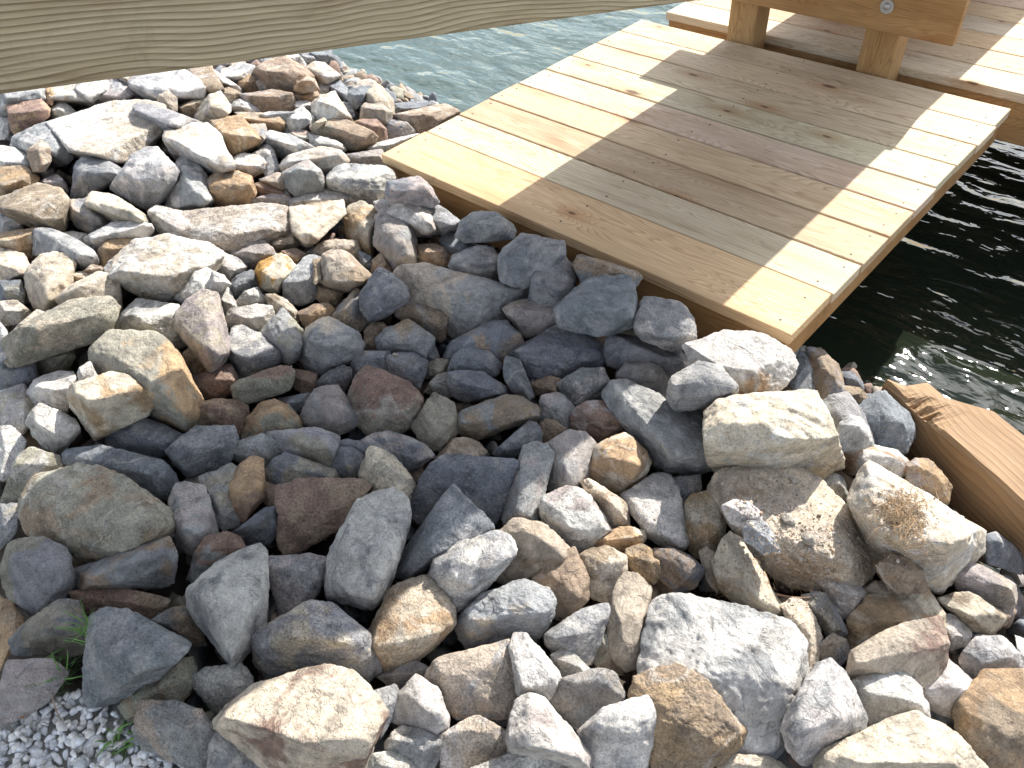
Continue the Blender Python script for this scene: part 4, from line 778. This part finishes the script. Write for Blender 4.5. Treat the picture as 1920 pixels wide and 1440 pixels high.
# white crushed marble in the lower left corner
items = []; rnd = random.Random(21)
for k in range(2300):
    px, py = rnd.uniform(-160, 430), rnd.uniform(1300, 1640)
    if py < 1302+max(0, 70-px)*.75 or (px > 200 and py < 1330+(px-200)*.55): continue
    P = hit(px, py); 
    items.append((P[0]*K, P[1]*K, (P[2]-.012+rnd.uniform(0, .018))*K, rnd.uniform(.005, .0115)*K, shade(rnd, .8, 1.05, rnd.choice([(.84, .84, .83), (.8, .78, .74), (.74, .76, .78)]))))
scatter_mesh('gravel', items, RUB, 2, label='white crushed marble gravel in the bottom left corner', cat='gravel')
P = [hit(x, y) for x, y in ((-260, 1380), (60, 1290), (190, 1290), (300, 1330), (470, 1480), (420, 1700), (-260, 1700))]
bm = bmesh.new(); f = bm.faces.new([bm.verts.new(((p[0])*K, p[1]*K, (p[2]-.014)*K)) for p in P]); bmesh.ops.triangulate(bm, faces=[f])
me = bpy.data.meshes.new('gravel_bed'); bm.to_mesh(me); bm.free()
link('gravel_bed', me, plain_mat('gravel_dust', (.36, .35, .32), .95, 0, .4, 60, .004), kind='structure')

# ------------------------------------------------------------------ deck by the bank
random.seed(3)
W1, PT = .1858, .1425
deck = thing('deck', 'low pine plank deck at the water edge with bank stones against its side', 'deck')
edges = [0]+[W1+PT*i for i in range(9)]
nail_me, _ = box_mesh('nail', -.0024, .0024, -.0024, .0024, -.001, .0006, bev=.0004)
nail_me.materials.append(NAILM)
def nail(parent_thing, u, v, z):
    o = link('nail', nail_me, parent=parent_thing); o.location = (u*K, v*K, z*K); o.rotation_euler.z = random.uniform(0, 3)
TONES = [(1.06, .90, .70), (.93, .95, .90), (.80, .70, .60), (.95, .86, .74), (1.0, .89, .84), (.92, .95, .86), (.93, .87, .76), (1.02, .98, .90), (.98, .93, .84)]
for i in range(9):
    a, b_ = edges[i], edges[i+1]; gap = random.choice([.0052, .0062, .0085])
    e1 = random.uniform(-.003, .003); e2 = random.uniform(-.004, .004); dz = random.uniform(-.0018, .0018)
    box('plank', PINE, deck, 0+e1, 1.334+e2, a+gap/2, b_-gap/2, -.029+dz, dz, bev=.0035).color = (*TONES[i % 9], 1)
    for uu in (.035, .67, 1.295):
        for fv in (.22, .78):
            nail(deck, uu+random.uniform(-.012, .012), a+(b_-a)*fv+random.uniform(-.01, .01), dz+.0002)
DV = edges[-1]
box('fascia_board', ORANGE, deck, .012, 1.322, .012, .041, -.15, -.0305, label='orange pine fascia board under the plank ends, partly behind stones')
box('rim_board', ORANGE, deck, 1.293, 1.3215, .043, DV-.012, -.108, -.0305)
box('rim_board', ORANGE, deck, .0125, .041, .043, DV-.012, -.108, -.0305)
box('rim_board', ORANGE, deck, .012, 1.322, DV-.038, DV-.010, -.108, -.0307)
for uu in (.45, .88): box('joist', ORANGE, deck, uu-.015, uu+.015, .043, DV-.040, -.158, -.031)
for uu, vv_ in ((.09, .95), (.95, 1.15)): box('leg', ORANGE, deck, uu-.035, uu+.035, vv_-.035, vv_+.035, -1.1, -.1585)

# ------------------------------------------------------------------ second deck across the gap
d2 = thing('deck', 'second plank deck beyond the gap, running off the top right corner', 'deck')
V0 = 1.435
for i in range(13):
    a = V0+PT*i; dz = random.uniform(-.0012, .0012)
    box('plank', PINE, d2, .03+random.uniform(-.003, .003), 3.7, a+.002, a+PT-.0025, -.029+dz, dz, bev=.0035).color = (*random.choice(TONES), 1)
    for uu in (.07, 1.3, 1.9, 2.5):
        for fv in (.22, .78): nail(d2, uu+random.uniform(-.01, .01), a+PT*fv, dz+.0002)
V1 = V0+PT*13
box('fascia_board', ORANGE, d2, .042, 3.69, V0+.012, V0+.041, -.16, -.0305)
box('rim_board', ORANGE, d2, .0425, .071, V0+.043, V1, -.16, -.0305)
for uu in (.7, 1.4, 2.1, 2.8, 3.5): box('joist', ORANGE, d2, uu-.015, uu+.015, V0+.043, V1, -.16, -.031)
for uu, vv_ in ((.15, 2.0), (1.7, 2.0), (3.3, 2.0), (3.3, 3.1), (.15, 3.1)): box('leg', ORANGE, d2, uu-.04, uu+.04, vv_-.04, vv_+.04, -1.3, -.161)

# ------------------------------------------------------------------ sloping gangway overhead
gw = thing('gangway', 'sloping timber gangway overhead whose grooved grey-green side board crosses the top left', 'gangway')
SL = -.210
def zb(vv_): return .603+SL*(vv_-.1)
def sloped(name, mat, u0, u1, va, vb, dz0, dz1, bev=.004, parent=gw, label=None):
    """board following the slope, grain along its length"""
    L = math.hypot(vb-va, zb(vb)-zb(va)); mid = (va+vb)/2
    me, _ = box_mesh(name, -L/2, L/2, (u0-u1)/2, (u1-u0)/2, dz0, dz1, bev=bev); me.transform(Matrix.Translation((0, 0, (dz0+dz1)/2*K)))
    o = link(name, me, mat, parent, label=label)
    ang = math.atan2(zb(vb)-zb(va), vb-va)
    X = Vector((0, math.cos(ang), math.sin(ang))); Y = Vector((-1, 0, 0)); Z = X.cross(Y)
    o.matrix_world = Matrix(((X.x, Y.x, Z.x, (u0+u1)/2*K), (X.y, Y.y, Z.y, mid*K), (X.z, Y.z, Z.z, zb(mid)*K), (0, 0, 0, 1)))
    return o
sloped('side_board', RAIL, 1.030, 1.060, -4.3, 2.72, 0, .183, bev=.006, label='grey-green board with wavy grooved grain and rounded lower edge')
sloped('side_board', RAIL, .420, .450, -4.3, 2.72, 0, .183, bev=.006)
sloped('joist', ORANGE, .715, .745, -4.3, 2.72, 0, .183)
k = 0; vv_ = -4.28
while vv_ < 2.55:
    m = vv_+PT/2*.97
    me, _ = box_mesh('plank', -.335, .335, -PT/2+.0008, PT/2-.0008, 0, .029, bev=.0035)
    o = link('plank', me, PINE, gw); ang = math.atan(SL)
    o.rotation_euler = (ang, 0, 0); o.location = (.750*K, m*K, (zb(m)+.2025)*K)
    vv_ += PT*.975

# ------------------------------------------------------------------ bolted post frame carrying the gangway
fr_ = thing('post_frame', 'bolted pine cross beam on two square posts standing in the gap between decks', 'post frame')
for a, b_ in ((.362, .468), (.846, .955)): box('post', ORANGE, fr_, a, b_, 1.336, 1.428, -1.2, .344, bev=.004)
for o in [c for c in fr_.children if c.name.startswith('post')]:      # grain runs up the post
    me = o.data; R_ = Matrix.Rotation(math.radians(90), 4, 'Y'); me.transform(R_); o.rotation_euler = (0, math.radians(-90), 0)
box('cross_beam', ORANGE, fr_, .265, 1.122, 1.304, 1.334, .140, .348, bev=.004, label='cross beam with a round bolt head, end cut square')
def bolt(u, z):
    bm = bmesh.new()
    bmesh.ops.create_cone(bm, cap_ends=True, segments=28, radius1=.021*K, radius2=.021*K, depth=.003*K)
    r = bmesh.ops.create_uvsphere(bm, u_segments=20, v_segments=10, radius=.011*K)
    for q in r['verts']: q.co.z = q.co.z*.55+.0015*K
    me = mk_mesh('bolt', [q.co[:] for q in bm.verts], [[q.index for q in f.verts] for f in bm.faces], False)
    bm.free(); o = link('bolt', me, STEEL, fr_); o.rotation_euler = (math.radians(90), 0, 0); o.location = (u*K, 1.3025*K, z*K)
bolt(.905, .215); bolt(.415, .215)

# ------------------------------------------------------------------ timber at the right
def timber():
    d = Vector((.905, -.425, 0)).normalized(); n = Vector((.425, .905, 0)).normalized()
    o0 = Vector((1.49, .222, -.2)); L = 1.5; bm = bmesh.new(); nx, ny = 150, 10
    rings = []
    for i in range(nx+1):
        s = i/nx; x = L*s**1.6
        wd = .152*min(1, .10+x/.20)
        if i == 0: wd = .010
        wv = .006*noise.noise(Vector((x*9, 0, 3)))
        ring = []
        per = [(0, -.152), (0, -.076), (0, -.01), (.008, 0), (wd*.35, .002), (wd*.7, .001), (wd-.008, 0), (wd+wv, -.012-.02*max(0, 1-x/.25)), (.152, -.07), (.152, -.152)]
        for j, (a, z) in enumerate(per):
            q = o0+d*x+n*a; r_ = .0025*noise.noise(Vector((x*14, j*1.7, 0)))
            hole = 0
            if .04 < x < .17 and j in (3, 4): hole = -.030*max(0, math.sin((x-.04)/.13*math.pi))*(1 if j == 3 else .45)*max(0, .55+1.6*noise.noise(Vector((x*75, j*3.3, 2))))
            ring.append(bm.verts.new(((q.x)*K, q.y*K, (q.z+z+r_+hole)*K)))
        rings.append(ring)
    for a, b_ in zip(rings, rings[1:]):
        for j in range(10): bm.faces.new((a[j], b_[j], b_[(j+1) % 10], a[(j+1) % 10]))
    bm.faces.new(rings[0]); bm.faces.new(list(reversed(rings[-1])))
    bmesh.ops.recalc_face_normals(bm, faces=bm.faces)
    rot = Matrix.Rotation(math.atan2(d.y, d.x), 4, 'Z'); c = (o0+d*.4)*K
    M = Matrix.Translation(c) @ rot
    me = bpy.data.meshes.new('timber'); bm.transform(M.inverted()); bm.to_mesh(me); bm.free()
    o = link('timber', me, OLD, label='heavy weathered timber beam with a rotten split end, lying at the water on the right', cat='timber')
    o.matrix_world = M
timber()

# ------------------------------------------------------------------ debris laid on what is there
bpy.context.view_layer.update(); DG = bpy.context.evaluated_depsgraph_get()
O = Vector(CAM*K)
def drop(px, py):
    ok, loc, nor, *_ = SC.ray_cast(DG, O, Vector(ray(px, py)).normalized())
    return (loc, nor) if ok else (None, None)
def strand(bm, P, dirv, L, wd, rnd, curl=.5, up=Vector((0, 0, 1))):
    p = P.copy(); d = dirv.normalized(); prev = None; n = 6
    for i in range(n+1):
        side = d.cross(up); side = side.normalized() if side.length > 1e-3 else Vector((1, 0, 0))
        w_ = wd*(1-.8*i/n)
        a, b_, c = bm.verts.new(p-side*w_), bm.verts.new(p+side*w_), bm.verts.new(p+up*w_*.8)
        if prev:
            for x, y, z, t in ((prev[0], prev[1], b_, a), (prev[1], prev[2], c, b_), (prev[2], prev[0], a, c)): bm.faces.new((x, y, z, t))
        prev = (a, b_, c); p = p+d*(L/n)
        d = (d+Vector([rnd.gauss(0, 1) for _ in range(3)])*.22*curl-up*.10*curl).normalized()
def strands(name, spots, mat, rnd, lift=.002, **kw):
    bm = bmesh.new()
    for (cx, cy, rx, ry, n, L, wd, curl, rise) in spots:
        for _ in range(n):
            q, nn = drop(cx+rnd.gauss(0, rx), cy+rnd.gauss(0, ry))
            if q is None: continue
            an = rnd.uniform(0, 6.28); d = Vector((math.cos(an), math.sin(an), rise*rnd.uniform(.3, 1.2)))
            if rise < .5: d = d-nn*d.dot(nn)*.9
            strand(bm, q+nn*(lift+rnd.uniform(0, .006)), d, L*rnd.uniform(.5, 1.3), wd*rnd.uniform(.7, 1.3), rnd, curl)
    me = bpy.data.meshes.new(name); bm.to_mesh(me); bm.free()
    return link(name, me, mat, **kw)
rnd = random.Random(9)
strands('dry_grass', [(1690, 962, 26, 24, 420, .04, .0008, 1.2, .15), (1705, 1015, 22, 22, 110, .035, .0007, 1.1, .1)], STRAW, rnd,
        label='tangle of dry brown grass lying in the bright cream block hollow', cat='dry grass', kind='stuff')
strands('dry_grass', [(1500, 1070, 42, 18, 230, .034, .0007, 1.1, .1), (1350, 1100, 22, 14, 90, .028, .0007, 1, .1), (1395, 925, 24, 7, 40, .028, .0007, 1, .1)], STRAW, rnd,
        label='dry grass scraps at the lower edge of the mud-covered boulder', cat='dry grass', kind='stuff')
for lab, spot in (('bright green grass tuft between the mauve-grey stone and blue faceted pyramid', (128, 1262, 7, 20, 46, .055, .0021, .6, 1.2)),
                  ('small green grass tuft behind the blue faceted pyramid stone', (163, 1180, 4, 16, 26, .045, .0018, .5, 1.4)),
                  ('leafy green weed beside the grey angular stone at the gravel edge', (222, 1388, 22, 10, 26, .035, .0034, .6, .8))):
    strands('grass', [spot], WEED, rnd, label=lab, cat='grass', kind='stuff')
def stick(name, p0, p1, r, mat, label, cat, h=.004, bend=.004):
    a, na = drop(*p0); b_, nb = drop(*p1)
    if a is None or b_ is None: return
    a = a+Vector((0, 0, h)); b_ = b_+Vector((0, 0, h)); bm = bmesh.new(); n = 8; prev = None
    ax = (b_-a).normalized(); s1 = ax.cross(Vector((0, 0, 1))).normalized(); s2 = ax.cross(s1)
    for i in range(n+1):
        p = a.lerp(b_, i/n)+s1*bend*math.sin(i/n*3.1)+s2*.001*noise.noise(Vector((i*2., 0, 0)))
        ring = [bm.verts.new(p+(s1*math.cos(k*1.0472)+s2*math.sin(k*1.0472))*r*(1-.3*i/n)) for k in range(6)]
        if prev:
            for k in range(6): bm.faces.new((prev[k], prev[(k+1) % 6], ring[(k+1) % 6], ring[k]))
        else: bm.faces.new(ring)
        prev = ring
    bm.faces.new(prev[::-1]); me = bpy.data.meshes.new(name); bm.to_mesh(me); bm.free()
    link(name, me, mat, label=label, cat=cat)
stick('straw', (938, 770), (955, 748), .0006, STRAW, 'single pale straw on the brown-grey flat lens stone', 'straw', .002)
stick('straw', (848, 1341), (945, 1352), .0012, STRAW, 'grey-brown straw lying at the foot of the muddy grey boulder', 'straw', .006)
stick('straw', (1637, 1055), (1652, 1090), .0015, STRAW, 'pale straw stub standing by the rusty brown stone at lower right', 'straw', .006)
stick('twig', (100, 1302), (132, 1372), .0018, plain_mat('twig', (.26, .20, .16), .9), 'thin bent twig lying on the white gravel', 'twig', .006, .006)
stick('twig', (1455, 1116), (1520, 1122), .0028, plain_mat('twig_bark', (.22, .14, .09), .9), 'short brown twig below the mud-covered boulder', 'twig', .004)
stick('bark_chip', (43, 1346), (76, 1328), .0045, BARK, 'reddish bark chip at the upper edge of the white gravel', 'bark chip', .006, .001)
items = []; rnd = random.Random(4)
for k in range(1500):
    if k < 1050: px, py = rnd.gauss(1500, 75), rnd.gauss(1040, 42)
    elif k < 1280: px, py = rnd.gauss(1420, 40), rnd.gauss(930, 22)
    else: px, py = rnd.gauss(1690, 32), rnd.gauss(975, 34)
    q, nn = drop(px, py)
    if q is None: continue
    s = rnd.choice([.0018, .0024, .003, .004]) if k % 14 else rnd.uniform(.004, .008)
    items.append((q.x, q.y, q.z+s*.1, s, shade(rnd, .7, 1.1, rnd.choice([(.52, .41, .30), (.50, .42, .33), (.38, .27, .19), (.56, .50, .44)]))))
scatter_mesh('crumbs', items, RUB, 2, label='mud crumbs and tiny chips scattered over the mud-covered boulder and cream block', cat='crumbs')
for i, (px, py, s, lab) in enumerate(((1490, 905, .012, 'little white chip in the shade on top of the mud-covered boulder'), (1478, 977, .017, 'small sandy pebble at the shadow edge on the mud-covered boulder'),
                                      (1515, 1015, .018, 'small pale pebble in the sun low on the mud-covered boulder'), (742, 668, .010, 'tiny tan chip resting on the dark slate stones left of centre'))):
    q, nn = drop(px, py)
    P = np.array([[rnd.gauss(0, 1) for _ in range(3)] for _ in range(10)]); P = P/np.linalg.norm(P, axis=1)[:, None]*s*[1.2, 1, .7]
    V, T, c = sculpt(P, rnd, 5, 4, 16, 1, i*2.2); me = mk_mesh('pebble', V, T)
    o = link('pebble', me, STONE, label=lab, cat='pebble'); o.location = q+Vector((0, 0, s*.5)); o.color = (.48, .44, .38, 1); o['tint'] = [.4, .34, .26]; o['stain'] = .25; o['stain_side'] = [0.0, 0.0, 0.0]
print('rocks', len(rocks), 'tris', sum(len(m.polygons) for m in bpy.data.meshes))
